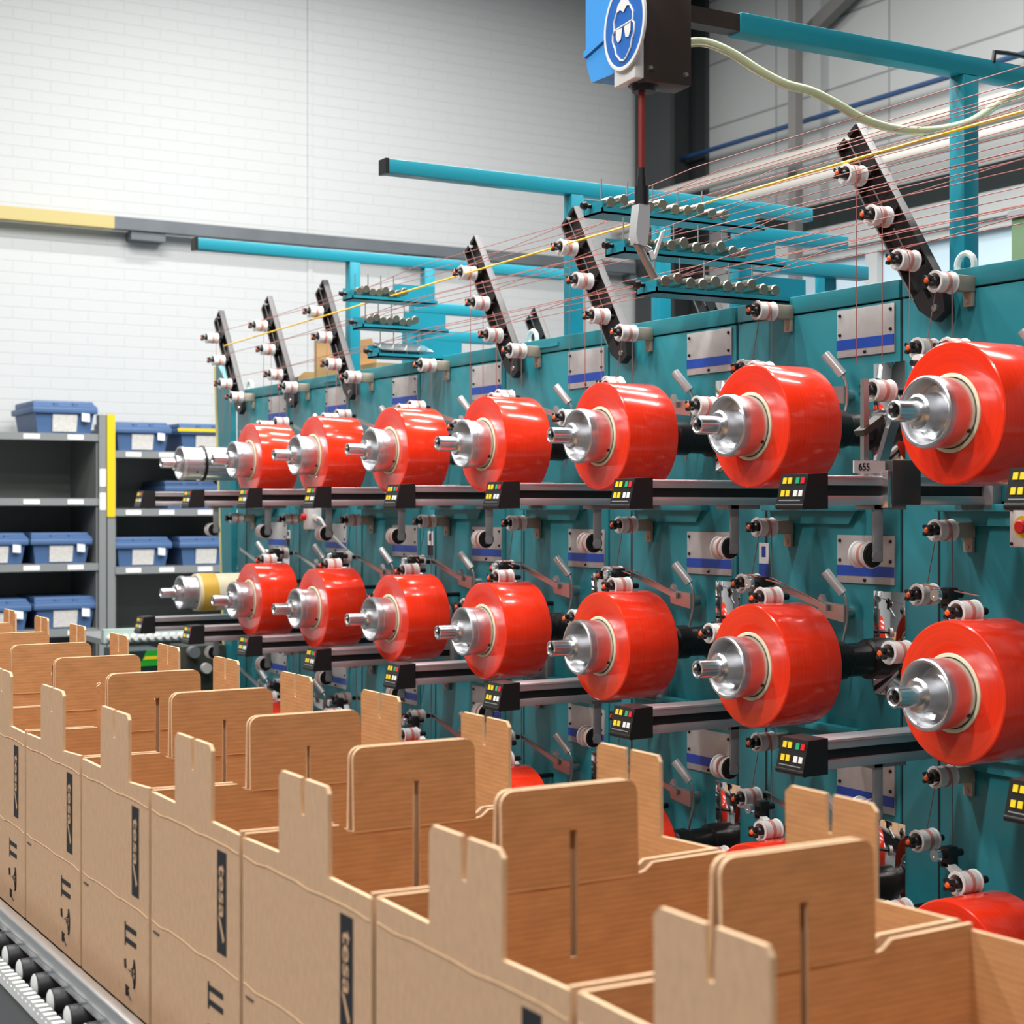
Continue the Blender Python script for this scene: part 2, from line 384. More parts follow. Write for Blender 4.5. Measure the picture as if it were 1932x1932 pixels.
for r in range(3):
    for k in range(0, 7):
        loc = (0, mloc(k+1), ZR[r])
        if pol0 is None: pol0 = obj('polished_plate', lambda bm: quad_box(bm, -.003, 0, -.09, .022, -.09, .168, bev=.0008), chrome, mach, loc)
        else: dup(pol0, loc, parent=mach)
holes = obj('bolt_hole', lambda bm: [lathe(bm, [(-.005, 0), (-.005, .0045), (-.0035, .0045)], (0, y, ZT-.025), 10) for y in (.36, .40, .44, .48)], dark, mach, (0, mloc(-1), 0))
for k in range(0, 7): dup(holes, (0, mloc(k), 0), parent=mach)

# ---- spindles (axis along x, origin on the panel)
def make_spindle(lab):
    t = thing('spindle', lab, 'spindle', (PX, YK(0), ZR[0]), 0, 'winding spindles')
    obj('shaft', lambda bm: lathe(bm, [(-.560, 0), (-.560, .0125), (-.568, .0150), (-.570, .0175), (-.568, .0212), (-.564, .0218), (-.512, .0218), (-.511, .0300), (-.506, .0355), (-.475, .0365), (-.462, .041), (-.452, .0560)]), alu, t)
    obj('shaft_bore', lambda bm: [lathe(bm, [(-.5612, 0), (-.5612, .0122), (-.560, .0122)]), lathe(bm, [(-.5612, .004), (-.567, .004), (-.567, 0)], (0, 0, 0), 12)], blackm, t)
    obj('chuck_drum', lambda bm: lathe(bm, [(-.45, .0555), (-.456, .0600), (-.482, .0625), (-.4868, .0660), (-.4875, .0700), (-.4850, .0732), (-.480, .0739), (-.468, .0739), (-.464, .0712), (-.40, .0712), (-.255, .0712), (-.255, .03)], seg=56), drumm, t)
    obj('set_screw', lambda bm: cyl(bm, (-.424, -.058, -.038), (-.424, -.0605, -.0396), .0045, seg=12), dark, t)
    obj('collar', lambda bm: lathe(bm, [(-.258, .03), (-.258, .052), (-.198, .053), (-.192, .048)]), collarm, t)
    obj('coupling', lambda bm: lathe(bm, [(-.193, .049), (-.186, .040), (-.174, .040), (-.168, .046), (-.128, .047), (-.120, .041), (-.05, .041), (-.045, .050), (0, .052)]), blackm, t)
    return t
sp0 = make_spindle('bare silver winding spindle at the rightmost roll of the top row')
for r in range(3):
    for k in range(8):
        if r == 0 and k == 0: o = sp0; KIDS[sp0.name] = list(sp0.children)
        else: o = dup(sp0, (PX, YK(k), ZR[r]))
        if k == 7: o['label'] = 'silver spindle without a red roll at the far left end of the %s row' % ROWN[r]
        else: o['label'] = 'silver spindle of the %s roll on the %s row' % (('rightmost red' if k == 0 else ORD[k]+'-from-right red'), ROWN[r])
# ---- red film rolls on their cores
def make_roll():
    t = thing('film_roll', '', 'film roll', (PX, YK(0), ZR[0]), 0, 'red film rolls on the machine')
    R = .147
    obj('film', lambda bm: lathe(bm, [(-.413, .081), (-.4145, .084), (-.4145, R-.004), (-.4125, R-.001), (-.410, R), (-.259, R), (-.2565, R-.001), (-.255, R-.004), (-.255, .081)], seg=96), film, t)
    obj('core', lambda bm: lathe(bm, [(-.416, .0735), (-.4165, .0745), (-.4165, .080), (-.4155, .0812), (-.2545, .0812), (-.2535, .0735)], seg=64, closed=True), cream, t)
    return t
rl0 = make_roll(); KIDS[rl0.name] = list(rl0.children)
for r in range(3):
    for k in range(7):
        o = rl0 if (r, k) == (0, 0) else dup(rl0, (PX, YK(k), ZR[r]))
        o.rotation_euler = (random.uniform(0, 6.2), 0, 0)
        o['label'] = 'red film roll, %s on the %s row of the machine' % ('cut by the right edge,' if k == 0 else nth(k), ROWN[r])
        if k == 0: o['label'] = 'red film roll cut by the right edge, on the %s row' % ROWN[r]
# far-end spindles carry a bare sleeve or a cream core
t = thing('steel_sleeve', 'silver sleeve with a dark ring on the far left top spindle', 'sleeve', (PX, YK(7), ZR[0]))
obj('sleeve', lambda bm: lathe(bm, [(-.40, .0715), (-.40, .076), (-.2, .076), (-.2, .0715)], seg=48, closed=True), alu, t)
obj('ring', lambda bm: lathe(bm, [(-.392, .0755), (-.392, .0785), (-.378, .0785), (-.378, .0755)], seg=48, closed=True), blackm, t)['label'] = 'dark ring'
t = thing('paper_core', 'cream core with a yellow band on the far left middle spindle', 'core', (PX, YK(7), ZR[1]))
obj('core', lambda bm: lathe(bm, [(-.415, .0735), (-.415, .082), (-.18, .082), (-.18, .0735)], seg=48, closed=True), cream, t)
obj('tape_band', lambda bm: lathe(bm, [(-.40, .0818), (-.40, .084), (-.33, .084), (-.33, .0818)], seg=48, closed=True), mat('ochre_tape', (.72, .45, .06), .45), t)['label'] = 'ochre tape band'

# ---- traverse rails with their key boxes
def make_rail():
    t = thing('traverse_rail', '', 'rail arm', (PX, YK(0)+.31, ZR[0]), 0, 'rail arms with key boxes')
    def rl(bm):
        quad_box(bm, -.512, 0, -.036, .040, -.1445, -.123, bev=.002)
        quad_box(bm, -.512, 0, -.036, .040, -.187, -.1665, bev=.002)
        quad_box(bm, -.512, 0, -.0375, -.030, -.1290, -.1270)
    obj('rail_profile', rl, alur, t)
    obj('slot', lambda bm: quad_box(bm, -.512, 0, -.026, .030, -.168, -.143), black, t)
    def bx(bm):
        prism(bm, [(-.577, -.045, -.188), (-.561, -.045, -.120), (-.507, -.045, -.118), (-.507, -.045, -.195), (-.570, -.045, -.196)], (0, .089, 0))
        lathe(bm, [(-.0455, 0), (-.0455, .0075), (.0445, .0075), (.0445, 0)], (-.571, 0, -.1895), 14, 'Y')
    cbx = obj('control_box', bx, black, t)
    cols = [yellow, yellow, green, redp, yellow, yellow, whitep, whitep]
    ex = Vector((0, -1, 0)); ez = Vector((.016, 0, .068)).normalized(); nn = Vector((-.068, 0, .016)).normalized()
    org = Vector((-.577, .044, -.188))
    for i, m in enumerate(cols):
        fx = (.13, .32, .60, .79)[i % 4]*.089; fz = (.048, .020)[i//4]
        c = org+ex*fx+ez*fz
        def bt(bm):
            a = [c+ex*u+ez*v for u, v in ((0, 0), (.0115, 0), (.0115, .0135), (0, .0135))]
            prism(bm, a, nn*.0022)
        bo = obj('button', bt, m, cbx)
        bo['label'] = {id(yellow): 'yellow', id(green): 'green', id(redp): 'red', id(whitep): 'white'}[id(m)]+' push button'
    obj('caption_strip', lambda bm: prism(bm, [org+ex*u+ez*v for u, v in ((.008, .010), (.078, .010), (.078, .0125), (.008, .0125))], nn*.0008), greym, cbx)
    obj('clamp_block', lambda bm: quad_box(bm, -.03, 0, -.06, .06, -.20, -.11, bev=.003), greym, t)
    return t
ra0 = make_rail()
for r in range(3):
    for k in range(-1, 8):
        o = ra0 if (r, k) == (0, 0) else dup(ra0, (PX, YK(k)+.31, ZR[r]))
        if k == -1: o['label'] = 'rail arm with black key box cut by the right edge, %s row' % ROWN[r]
        elif k == 7: o['label'] = 'farthest rail arm with black key box, left end of the %s row' % ROWN[r]
        else: o['label'] = 'rail arm with black key box left of the %s red roll, %s row' % (('rightmost' if k == 0 else ORD[k]+'-from-right'), ROWN[r])
        o['group'] = 'rail arms with key boxes'
# hanging brackets with their pulleys (axis along y), under each rail
hb0 = hp0 = None
for r in range(2):
    for k in range(0, 8):
        x = 2.52 if k == 0 else 2.625+.004*k
        loc = (x, YK(k)+.29, ZR[r]-.187)
        if hb0 is None:
            hb0 = tag(obj('pulley_bracket', lambda bm: [quad_box(bm, -.006, .020, -.004, .003, -.125, 0, bev=.001), quad_box(bm, -.015, .09, -.004, .045, -.010, 0, bev=.001), cyl(bm, (.004, -.0055, -.112), (.004, .0, -.112), .0135)], greym, None, loc), '', 'bracket', 'hanging pulley brackets')
            hp0 = thing('hanging_pulley', '', 'pulley', (x, loc[1]+.004, loc[2]-.110), 0, 'pulleys hanging under the rail arms')
            obj('wheel', lambda bm: lathe(bm, [(.002, .012), (.002, .027), (.006, .0305), (.011, .0305), (.014, .0265), (.042, .0265), (.045, .0305), (.05, .0305), (.05, .01)], ax='Y'), white, hp0)
            obj('tape_wrap', lambda bm: lathe(bm, [(.020, .0266), (.020, .0273), (.028, .0273), (.028, .0266)], ax='Y'), taped, hp0)['label'] = 'pink tape round the wheel'
            obj('face_disc', lambda bm: lathe(bm, [(-.0008, 0), (-.0008, .0265), (.004, .0285)], ax='Y'), blackm, hp0)['label'] = 'dark disc face'
            KIDS[hp0.name] = list(hp0.children); KIDS[hb0.name] = []
            B, P = hb0, hp0
        else:
            B = dup(hb0, loc); P = dup(hp0, (x, loc[1]+.004, loc[2]-.110))
        w_ = ('rightmost' if k == 0 else (ORD[k]+'-from-right' if k < 7 else 'farthest'))
        B['label'] = 'grey angle bracket hanging below the %s rail arm of the %s row' % (w_, ROWN[r])
        P['label'] = 'pulley with dark face hanging below the %s rail arm, %s row' % (w_, ROWN[r])

# ---- guide pulleys (axis along x)
def pulley_parts(t, rod):
    def wh(bm):
        lathe(bm, [(-.020, .0165), (-.028, .0195), (-.028, .0255), (-.0255, .0262), (-.022, .0240), (.022, .0240), (.0255, .0262), (.028, .0255), (.028, .01)], seg=32)
        lathe(bm, [(-.020, .0165), (-.006, .0150), (-.006, .006)], seg=32)
    obj('wheel', wh, white, t)
    obj('tape_wrap', lambda bm: lathe(bm, [(-.004, .0238), (-.004, .0248), (.006, .0248), (.006, .0238)], seg=32), taped, t)['label'] = 'pink tape round the wheel'
    def kn(bm):
        lathe(bm, [(-.005, .011), (-.03, .010), (-.034, .0065), (-.042, .0065)], seg=20)
        for i in range(4):
            a = PI/4+i*PI/2; cyl(bm, (-.050, 0, 0), (-.046, .012*math.cos(a), .012*math.sin(a)), .005, seg=10)
            cyl(bm, (-.052, .012*math.cos(a), .012*math.sin(a)), (-.042, .012*math.cos(a), .012*math.sin(a)), .0048, seg=10)
    kb = obj('star_knob', kn, black, t)
    obj('cap', lambda bm: lathe(bm, [(-.057, 0), (-.056, .0045), (-.053, .0065), (-.048, .0065)], seg=16), orange, kb)['label'] = 'orange cap'
    obj('rod', lambda bm: cyl(bm, (.026, 0, 0), (rod, 0, 0), .008, seg=14), blackm, t)
def make_pulley(rod, bracket):
    t = thing('guide_pulley', '', 'pulley', (PX, 0, 0), 0, 'white guide pulleys')
    pulley_parts(t, rod)
    if bracket:
        obj('bracket', lambda bm: [quad_box(bm, .034, rod-.003, -.017, .017, -.018, .018, bev=.002), quad_box(bm, rod-.012, rod-.002, -.014, .014, -.052, -.018, bev=.001), lathe(bm, [(rod-.016, 0), (rod-.016, .006), (rod-.011, .006)], (0, 0, -.040), 10)], blockm, t)
    KIDS[t.name] = list(t.children)
    for c in t.children: KIDS[c.name] = list(c.children)
    return t
pb0 = make_pulley(.09, True); pr0 = make_pulley(.34, False); pm0 = make_pulley(.055, False); pc0 = make_pulley(.06, False)
used = set()
def put(proto, loc, label):
    if proto.name in used: o = dup(proto, loc)
    else: o = proto; o.location = loc; used.add(proto.name)
    o['label'] = label; return o
def W(k): return 'rightmost' if k == 0 else ORD[k]+'-from-right'
for r in range(3):
    for k in range(0, 8):
        if k == 7 and r == 2: continue
        if k < 7: put(pb0, (2.78, YK(k)+.345, ZR[r]+(.329 if r == 0 else .324)), 'white pulley on a steel block %s the %s roll, %s row' % (('at the panel top behind' if r == 0 else 'up and left of'), W(k), ROWN[r]))
        else: put(pb0, (2.78, YK(k)+.345, ZR[r]+.324), 'white pulley on a steel block at the far left end, %s row' % ROWN[r])
        if k < 7:
            put(pc0, (2.57, YK(k)+(.10 if r == 0 else .07), ZR[r]+(.142 if r == 0 else .157)), 'white roller resting on the %s red roll, %s row' % (W(k), ROWN[r]))
            put(pr0, (2.56, YK(k)+(.315 if r == 0 else .262), ZR[r]+(.068 if r == 0 else .058)), 'white long-rod pulley left of the %s red roll, %s row' % (W(k), ROWN[r]))
            put(pm0, (2.75, YK(k)+.372, ZR[r]+.175), 'dancer-arm pulley near the %s red roll, %s row' % (W(k), ROWN[r]))
# small clamp rollers near the contact rollers
cl0 = None
for r in range(3):
    for k in range(7):
        loc = (2.64, YK(k)+.20, ZR[r]+(.140 if r == 0 else .185))
        if cl0 is None:
            cl0 = thing('clamp_roller', '', 'clamp', loc, 0, 'small clamp rollers')
            obj('disc', lambda bm: lathe(bm, [(-.03, 0), (-.03, .004), (-.031, .005), (-.031, .013), (-.026, .014), (-.02, .014), (-.02, .006)], seg=20), alu, cl0)
            obj('body', lambda bm: [cyl(bm, (-.02, 0, 0), (.05, 0, 0), .0085, seg=14), quad_box(bm, .0, .03, -.012, .014, -.03, .016, bev=.003)], black, cl0)
            obj('arm', lambda bm: prism(bm, [(.0, -.01, -.02), (0, .012, -.02), (0, -.06, -.062), (0, -.08, -.055)], (.02, 0, 0)), whitep, cl0)
            KIDS[cl0.name] = list(cl0.children); o = cl0
        else: o = dup(cl0, loc)
        o['label'] = 'small black clamp with silver disc above the %s red roll, %s row' % (W(k), ROWN[r])
# ---- dancer arms: pivot block, bar and handle
da0 = None
for r in range(3):
    for k in range(1, 9):
        loc = (PX, YK(k)+.125, ZR[r]+(.092 if r == 0 else .108))
        if k == 8: continue
        if da0 is None:
            da0 = thing('dancer_arm', '', 'lever', loc, 0, 'dancer arms with silver handles')
            def pv(bm):
                prism(bm, [(-.05, -.045, -.022), (-.05, -.045, .022), (-.05, .030, .026), (-.05, .044, .046), (-.05, .056, .030), (-.05, .050, -.010)], (.014, 0, 0)); cyl(bm, (-.036, -.015, 0), (0, -.015, 0), .016)
            obj('pivot_block', pv, steel, da0)
            obj('bar', lambda bm: prism(bm, [(-.06, .01, .004), (-.06, .01, .020), (-.06, .255, .078), (-.06, .255, .066)], (.008, 0, 0)), steel, da0)
            obj('handle_rod', lambda bm: tube(bm, smoothpath([(-.055, -.030, -.15), (-.05, -.040, -.08), (-.04, -.046, -.02), (-.04, -.046, .025), (-.042, -.043, .040), (-.046, -.035, .054)], 4), .0038, 8), steel, da0)
            obj('handle', lambda bm: [cyl(bm, (-.045, -.037, .051), (-.072, .000, .106), .0125, seg=20)], mat('handle_silver', (.62, .62, .62), .36, metal=.55), da0)['label'] = 'silver cylinder handle'
            KIDS[da0.name] = list(da0.children); o = da0
        else: o = dup(da0, loc)
        o['label'] = 'dancer arm with silver handle, left of the %s red roll, %s row' % (W(k-1), ROWN[r])
# handle seen at the right edge of the top row
o = dup(da0, (PX, YK(0)+.125, ZR[0]+.092)); o['label'] = 'dancer arm with silver handle cut by the right edge, top row'

# ---- slotted arms on the panel top, each with three pulleys
ARMK = [.70, 2.74, 3.75, 5.80, 6.76, 7.73]
ARML = ['nearest', 'second', 'third', 'fourth', 'fifth', 'farthest']
ar0 = None
AR_PUL = []
for i, ka in enumerate(ARMK):
    y = YK(ka)
    if ar0 is None:
        ar0 = thing('slotted_arm', '', 'arm', (2.83, y, 2.02), 0, 'leaning black slotted arms')
        d = Vector((0, .278, .418)); L = d.length; d.normalize(); n = Vector((0, -d.z, d.y)); wv = .046
        def ch(bm):
            A = [-n*wv-d*.03, n*wv-d*.03, n*wv+d*L, -n*wv+d*L]
            prism(bm, [p_+Vector((.02, 0, 0)) for p_ in A], (.006, 0, 0))
            for s in (-1, 1):
                q = n*s*wv
                prism(bm, [q-d*.03-n*s*.004, q-d*.03, q+d*L, q+d*L-n*s*.004], (.022, 0, 0))
            for s0, s1 in ((-.03, .006), (.09, .135), (.225, .27), (.36, .42), (.49, L)):
                prism(bm, [-n*(wv-.005)+d*s0, -n*.006+d*s0, -n*.006+d*s1, -n*(wv-.005)+d*s1], (.019, 0, 0))
                prism(bm, [n*.006+d*s0, n*(wv-.005)+d*s0, n*(wv-.005)+d*s1, n*.006+d*s1], (.019, 0, 0))
            prism(bm, [-n*wv-d*.05+d*.02, n*wv-d*.03, n*.02-d*.085, -n*.02-d*.085], (.025, 0, 0))
        obj('channel', ch, mat('black_channel', (.028, .025, .026), .35, metal=.3), ar0)
        obj('bright_edge', lambda bm: prism(bm, [-n*(wv+.001)+d*0, -n*(wv-.003)+d*0, -n*(wv-.003)+d*L, -n*(wv+.001)+d*L], (-.0015, 0, 0)), steel, ar0)
        for s in (.16, .30, .45): obj('slot', lambda bm: prism(bm, [-n*.002+d*(s-.05), n*.002+d*(s-.05), n*.002+d*(s+.03), -n*.002+d*(s+.03)], (-.001, 0, 0)), steel, ar0)
        obj('pivot_bolt', lambda bm: lathe(bm, [(-.004, 0), (-.004, .008), (.0, .009)], tuple(-d*.06), 12), steel, ar0)
        KIDS[ar0.name] = list(ar0.children); o = ar0
    else: o = dup(ar0, (2.83, y, 2.02))
    o['label'] = '%s leaning black slotted arm on the machine top' % ARML[i]
    for j, (dy, z) in enumerate(((.19, 2.318), (.10, 2.203), (.008, 2.084))):
        put(pm0, (2.775, y+dy, z), '%s white pulley on the %s leaning black arm' % (('top', 'middle', 'lowest')[j], ARML[i]))
        AR_PUL.append((y+dy, z, j, i))

for (q, lab) in (((1003, 592), 'short dark arm tip seen behind the machine near the third leaning arm'), ((1318, 535), 'dark arm tip seen behind the machine under the nearer trays')):
    p = atX(q[0], q[1], 3.50)
    dup(ar0, (3.490, p.y-.278, p.z-.418), lab)
p = atX(1908, 413, 5.0)
t = thing('control_cabinet', 'green control cabinet behind the machine, cut by the right edge', 'cabinet', (5.0, p.y, 0))
obj('body', lambda bm: quad_box(bm, 0, .5, -.7, 0, .0, p.z, bev=.004), mat('cabinet_green', (.07, .13, .06), .5), t)
obj('top_cover', lambda bm: quad_box(bm, -.01, .51, -.71, .01, p.z, p.z+.03), greym, t)

# ---- roller trays (combs) beside the arms
def tray(name_lab, x0, x1, y, z, nr, cover=False):
    t = thing('roller_tray', name_lab, 'tray', (x0, y, z), 0, 'roller trays on the machine top')
    L = x1-x0
    def ch(bm):
        quad_box(bm, 0, L, -.045, .045, -.045, -.040); quad_box(bm, 0, L, .041, .045, -.045, .004); quad_box(bm, 0, L, -.045, -.041, -.045, -.030)
        quad_box(bm, 0, .004, -.045, .045, -.045, -.012); quad_box(bm, L-.15, L+.03, .036, .041, -.045, .035)
    obj('channel', ch, teal_d, t)
    n_ = nr
    xs = [.03+i*(L-.17)/max(1, n_-1) for i in range(n_)]
    if cover: obj('cover_plate', lambda bm: prism(bm, [(0.02, -.043, -.02), (.02, .043, .012), (.02, .043, .016), (.02, -.043, -.016)], (L-.15, 0, 0)), alu, t)['label'] = 'bright cover plate'
    else:
        for i, x in enumerate(xs):
            zz = -.004 if i % 3 == 1 else -.014
            obj('roller', lambda bm: [lathe(bm, [(-.044, 0), (-.044, .0135), (-.041, .0155), (-.012, .0155), (-.008, .010), (.036, .010), (.036, 0)], (x, 0, zz), 18, 'Y')], rollm, t)
    for i in range(0, n_, 2):
        obj('pin', lambda bm: cyl(bm, (xs[i]+.01, .02, -.03), (xs[i]+.01, .02, .06), .0022, seg=6), steel, t)
    obj('end_knob', lambda bm: lathe(bm, [(-.03, 0), (-.03, .008), (-.018, .012), (-.012, .006), (0, .006)], (0, .01, -.02), 14), blackm, t)
    return t
TR = []
for (ks, x0, who) in ((1.0, 2.41, 'nearer'), (4.06, 2.60, 'farther')):
    for j, (dk, z) in enumerate(((.94, 2.325), (.80, 2.208), (.60, 2.09))):
        y = YK(ks+dk)
        tray('%s teal tray of steel rollers in the %s stack' % (('top', 'middle', 'lowest')[j], who) if not (j == 2 and ks > 3) else 'lowest teal tray of the farther stack, under a bright cover', x0+(.01*j if ks < 3 else 0), 2.96, y, z, 10 if ks < 3 else 8, cover=(j == 2 and ks > 3))
        TR.append((y, z, x0))
    y = YK(ks+1.09)
    t = thing('tray_stand', 'teal stand carrying the %s stack of trays' % who, 'stand', (2.95, y, 2.03))
    obj('post', lambda bm: quad_box(bm, 0, .05, -.04, .01, 0, .20, bev=.003), teal_d, t)
    obj('foot_plate', lambda bm: quad_box(bm, -.02, .12, -.08, .06, 0, .012), steel, t)
    if ks < 3: Yv = 4.2; arms = ((1385, 1590, 449), (1385, 1628, 505)); pxp = 1575
    else: Yv = 6.3; arms = ((775, 930, 581), (790, 930, 631)); pxp = 782
    for (a_, b_, py) in arms:
        p0, p1 = atY(a_, py, Yv), atY(b_, py, Yv)
        obj('support_arm', lambda bm: quad_box(bm, p0.x-2.95, p1.x-2.95, Yv-.03-y, Yv+.02-y, p1.z-2.03-.045, p1.z-2.03, bev=.003), teal_d, t)
    p0 = atY(pxp, 500, Yv)
    obj('upright', lambda bm: quad_box(bm, p0.x-2.975, p0.x-2.925, Yv+.021-y, Yv+.07-y, 0, .26), teal_d, t)
    obj('tie_bar', lambda bm: quad_box(bm, .0, .05, .01, Yv-.03-y, .0, .03), teal_d, t)

# ---- overhead teal gantries
for i, (yy, x0, x1, who) in enumerate(((2.904, 2.27, 4.0, 'nearest'), (4.675, 2.267, 4.0, 'middle'), (6.44, 2.267, 4.04, 'farthest'))):
    t = thing('gantry_frame', '%s teal gantry beam on posts above the machine' % who, 'frame', (2.95, yy, 2.03))
    obj('beam', lambda bm: quad_box(bm, x0-2.95, x1-2.95, -.025, .025, .517, .563, bev=.003), teal_d, t)
    obj('post', lambda bm: quad_box(bm, 0, .05, -.025, .025, 0, .517, bev=.003), teal_d, t)
    obj('post', lambda bm: quad_box(bm, .36, .41, -.025, .025, 0, .517, bev=.003), teal_d, t)
    obj('foot_plate', lambda bm: quad_box(bm, -.09, .14, -.08, .05, 0, .012), teal_d, t)
    if i: obj('end_cap', lambda bm: quad_box(bm, x0-2.95-.006, x0-2.95+.006, -.026, .026, .516, .564), black, t)['label'] = 'black end cap'
    else: obj('end_sleeve', lambda bm: quad_box(bm, -.93, -.67, -.021, .021, .521, .558), brownm, t)['label'] = 'dark sleeve at the free end'
# ---- eye bolts on the panel top
for i, (px_, py_) in enumerate(((1822, 487), (1005, 640), (472, 716))):
    p = atX(px_, py_, 2.93)
    tag(obj('eye_bolt', lambda bm: [tube(bm, [(0, .028*math.cos(a*PI/8), .032+.030*math.sin(a*PI/8)) for a in range(17)], .008, 8, caps=False), lathe(bm, [(-.012, 0), (-.012, .014), (0, .016)], (0, 0, 0), 12, 'Z')], whitep, None, (2.93, p.y, 2.045)), 'pale steel eye bolt on the machine top, %s' % ('near the right gantry post', 'beside the third leaning arm', 'at the far left end')[i], 'eye bolt')

# ---- strands running along the machine
def strand(pts, r, m, label, group):
    return tag(obj('tape_strand', lambda bm: tube(bm, pts, r, 5), m), label, 'strand', group)
for (y, z, j, i) in AR_PUL:
    zz = (2.345, 2.235, 2.115)[j] + (5-i)*.0195
    x = 2.775+(-.012+.005*i)
    if i == 3 and j == 0: continue
    ysrt = y
    pts = [(x, y-.026, ZR[0]+.16), (x, y-.026, z), (x, y-.018, z+.018), (x, y, z+.026), (x, y-.8, zz), (x, 1.2, zz+.008)] if y > 3.1 else [(x, y-.026, ZR[0]+.16), (x, y-.026, z), (x, y-.018, z+.018), (x, y, z+.026), (x, 1.2, zz)]
    strand(pts, .0012, strandm, 'thin red strand running right from the %s pulley of the %s leaning arm' % (('top', 'middle', 'lowest')[j], ARML[i]), 'red strands above the machine')
strand([(2.76, YK(7.7), 2.262), (2.76, YK(3.9), 2.315), (2.76, 3.0, 2.352), (2.76, 1.4, 2.372)], .0034, yellowc, 'bright yellow cord running over the leaning arms', None)
for ti, (y, z, x0) in enumerate(TR[:3]):
    for q in (0, 2):
        x = x0+.08+q*.13
        strand([(x, y, z+.005), (x, y-.35, z+.03+.012*q), (x, 1.2, z+.045+.012*q)], .0011, strandm, 'thin red strand from the %s tray of the nearer stack, %s along it' % (('top', 'middle', 'lowest')[ti], ('left', 'middle', 'right')[q]), 'red strands from the nearer trays')
for ti, (y, z, x0) in enumerate(TR[3:]):
    for q in range(1):
        x = x0+.08+q*.11
        strand([(x, y, z+.005), (x, y-.4, z+.035), (x, 1.2, z+.05)], .0012, strandm, 'thin red strand from the %s tray of the farther stack' % ('top', 'middle', 'lowest')[ti], 'red strands from the farther trays')
for r in range(3):
    for k in range(7):
        zt = ZR[r]+(.329 if r == 0 else .324)
        y = YK(k)+.345
        strand([(2.785, y+.024, zt), (2.775, YK(k)+.372+.024, ZR[r]+.175)], .0014, strandg, 'greyish strand down to the dancer pulley, near the %s roll, %s row' % (W(k), ROWN[r]), 'upright strands on the panel')
        strand([(2.785, y-.024, zt), (2.785, y-.024, ZR[r]+.08)], .0014, strandg, 'greyish strand running down behind the %s roll, %s row' % (W(k), ROWN[r]), 'upright strands on the panel')
        if r == 1 and k < 5: strand([(2.6, YK(k)+.06, ZR[r]+.19), (2.74, YK(k)+.372, ZR[r]+.199), (2.80, YK(k)+.34, ZR[r]+.190), (2.80, YK(k)+.15, ZR[r]+.136)] if k else [(2.6, YK(k)+.06, ZR[r]+.19), (2.74, YK(k)+.372, ZR[r]+.199)], .0016, strandm, 'red strand along the dancer bar left of the %s roll, middle row' % W(k), 'strands on the dancer bars')
# ---- splicing carriage on the nearest top rail
yc = YK(0)+.31; zc = ZR[0]-.123
t = thing('rail_carriage', 'dark carriage with a numbered tab riding on the rightmost top rail', 'carriage', (2.52, yc, zc))
obj('block', lambda bm: quad_box(bm, .02, .105, -.055, .05, -.064, .036, bev=.004), mat('carriage_grey', (.055, .055, .055), .4, metal=.3), t)
obj('end_plate', lambda bm: quad_box(bm, .008, .02, -.052, .045, -.07, .012, bev=.001), alu, t)
tb = obj('number_tab', lambda bm: quad_box(bm, -.075, .015, -.036, -.032, .006, .033), mat('tab_grey', (.55, .55, .54), .4), t)
obj('number', lambda bm: text_bm(bm, '655', .022, (-.063, -.0367, .012), (1, 0, 0), (0, 0, 1), offset=.0006), ink, tb)
obj('roller_arm', lambda bm: prism(bm, [(.005, -.02, .01), (.03, -.02, .01), (.075, -.02, .125), (.05, -.02, .13)], (0, .014, 0)), alu, t)
obj('guide_post', lambda bm: quad_box(bm, -.025, -.010, -.012, .0, .0, .215), steel, t)
obj('latch', lambda bm: prism(bm, [(-.035, -.02, .10), (-.028, -.02, .088), (.03, -.02, .12), (.024, -.02, .135)], (0, .03, 0)), olive, t)
obj('top_nut', lambda bm: [lathe(bm, [(0, .014), (.012, .014), (.014, .010), (.014, 0)], (.04, 0, .005), 6, 'Z')], whitep, t)
t = thing('splice_clamp', 'white clamp block with black grips beside the right edge roll, top row', 'clamp', (2.62, YK(0)+.23, ZR[0]+.10))
obj('clamp_body', lambda bm: [prism(bm, [(0, -.05, 0), (0, -.01, -.02), (0, .03, .0), (0, .045, .035), (0, .0, .045), (0, -.055, .03)], (.03, 0, 0)), cyl(bm, (-.005, .03, .03), (.03, .03, .03), .018)], whitep, t)
obj('grip', lambda bm: [cyl(bm, (-.02, .03, .028), (.0, .03, .028), .007, seg=12), cyl(bm, (-.015, -.01, .01), (.03, -.01, .01), .011, seg=12)], black, t)
obj('stay', lambda bm: cyl(bm, (.03, -.01, .01), (.25, -.01, .01), .01), steel, t)

# ---- switch boxes and stickers on the machine
def switch(px_, py_, X, sc, lab):
    p = atX(px_, py_, X)
    t = thing('switch_box', lab, 'switch', (X, p.y, p.z))
    obj('housing', lambda bm: quad_box(bm, 0, .05, -.042*sc, .042*sc, -.048*sc, .048*sc, bev=.004), whitep, t)
    obj('yellow_disc', lambda bm: lathe(bm, [(-.002, 0), (-.002, .026*sc), (0, .026*sc)], seg=28), yellow, t)
    obj('stop_button', lambda bm: lathe(bm, [(-.014, 0), (-.014, .013*sc), (-.011, .016*sc), (-.006, .016*sc), (-.005, .011*sc), (0, .011*sc)], seg=28), redp, t)
    for a in (-1, 1):
        for c in (-1, 1): obj('screw', lambda bm: lathe(bm, [(-.002, 0), (-.002, .004), (0, .004)], (0, a*.034*sc, c*.040*sc), 10), blackm, t)
    return t
switch(1930, 994, 2.80, .95, 'white stop-switch box cut by the right edge of the picture')
p = atX(578, 977, 2.70)
t = thing('switch_box', 'small white switch box with a red knob below the top rails', 'switch', (2.70, p.y, p.z))
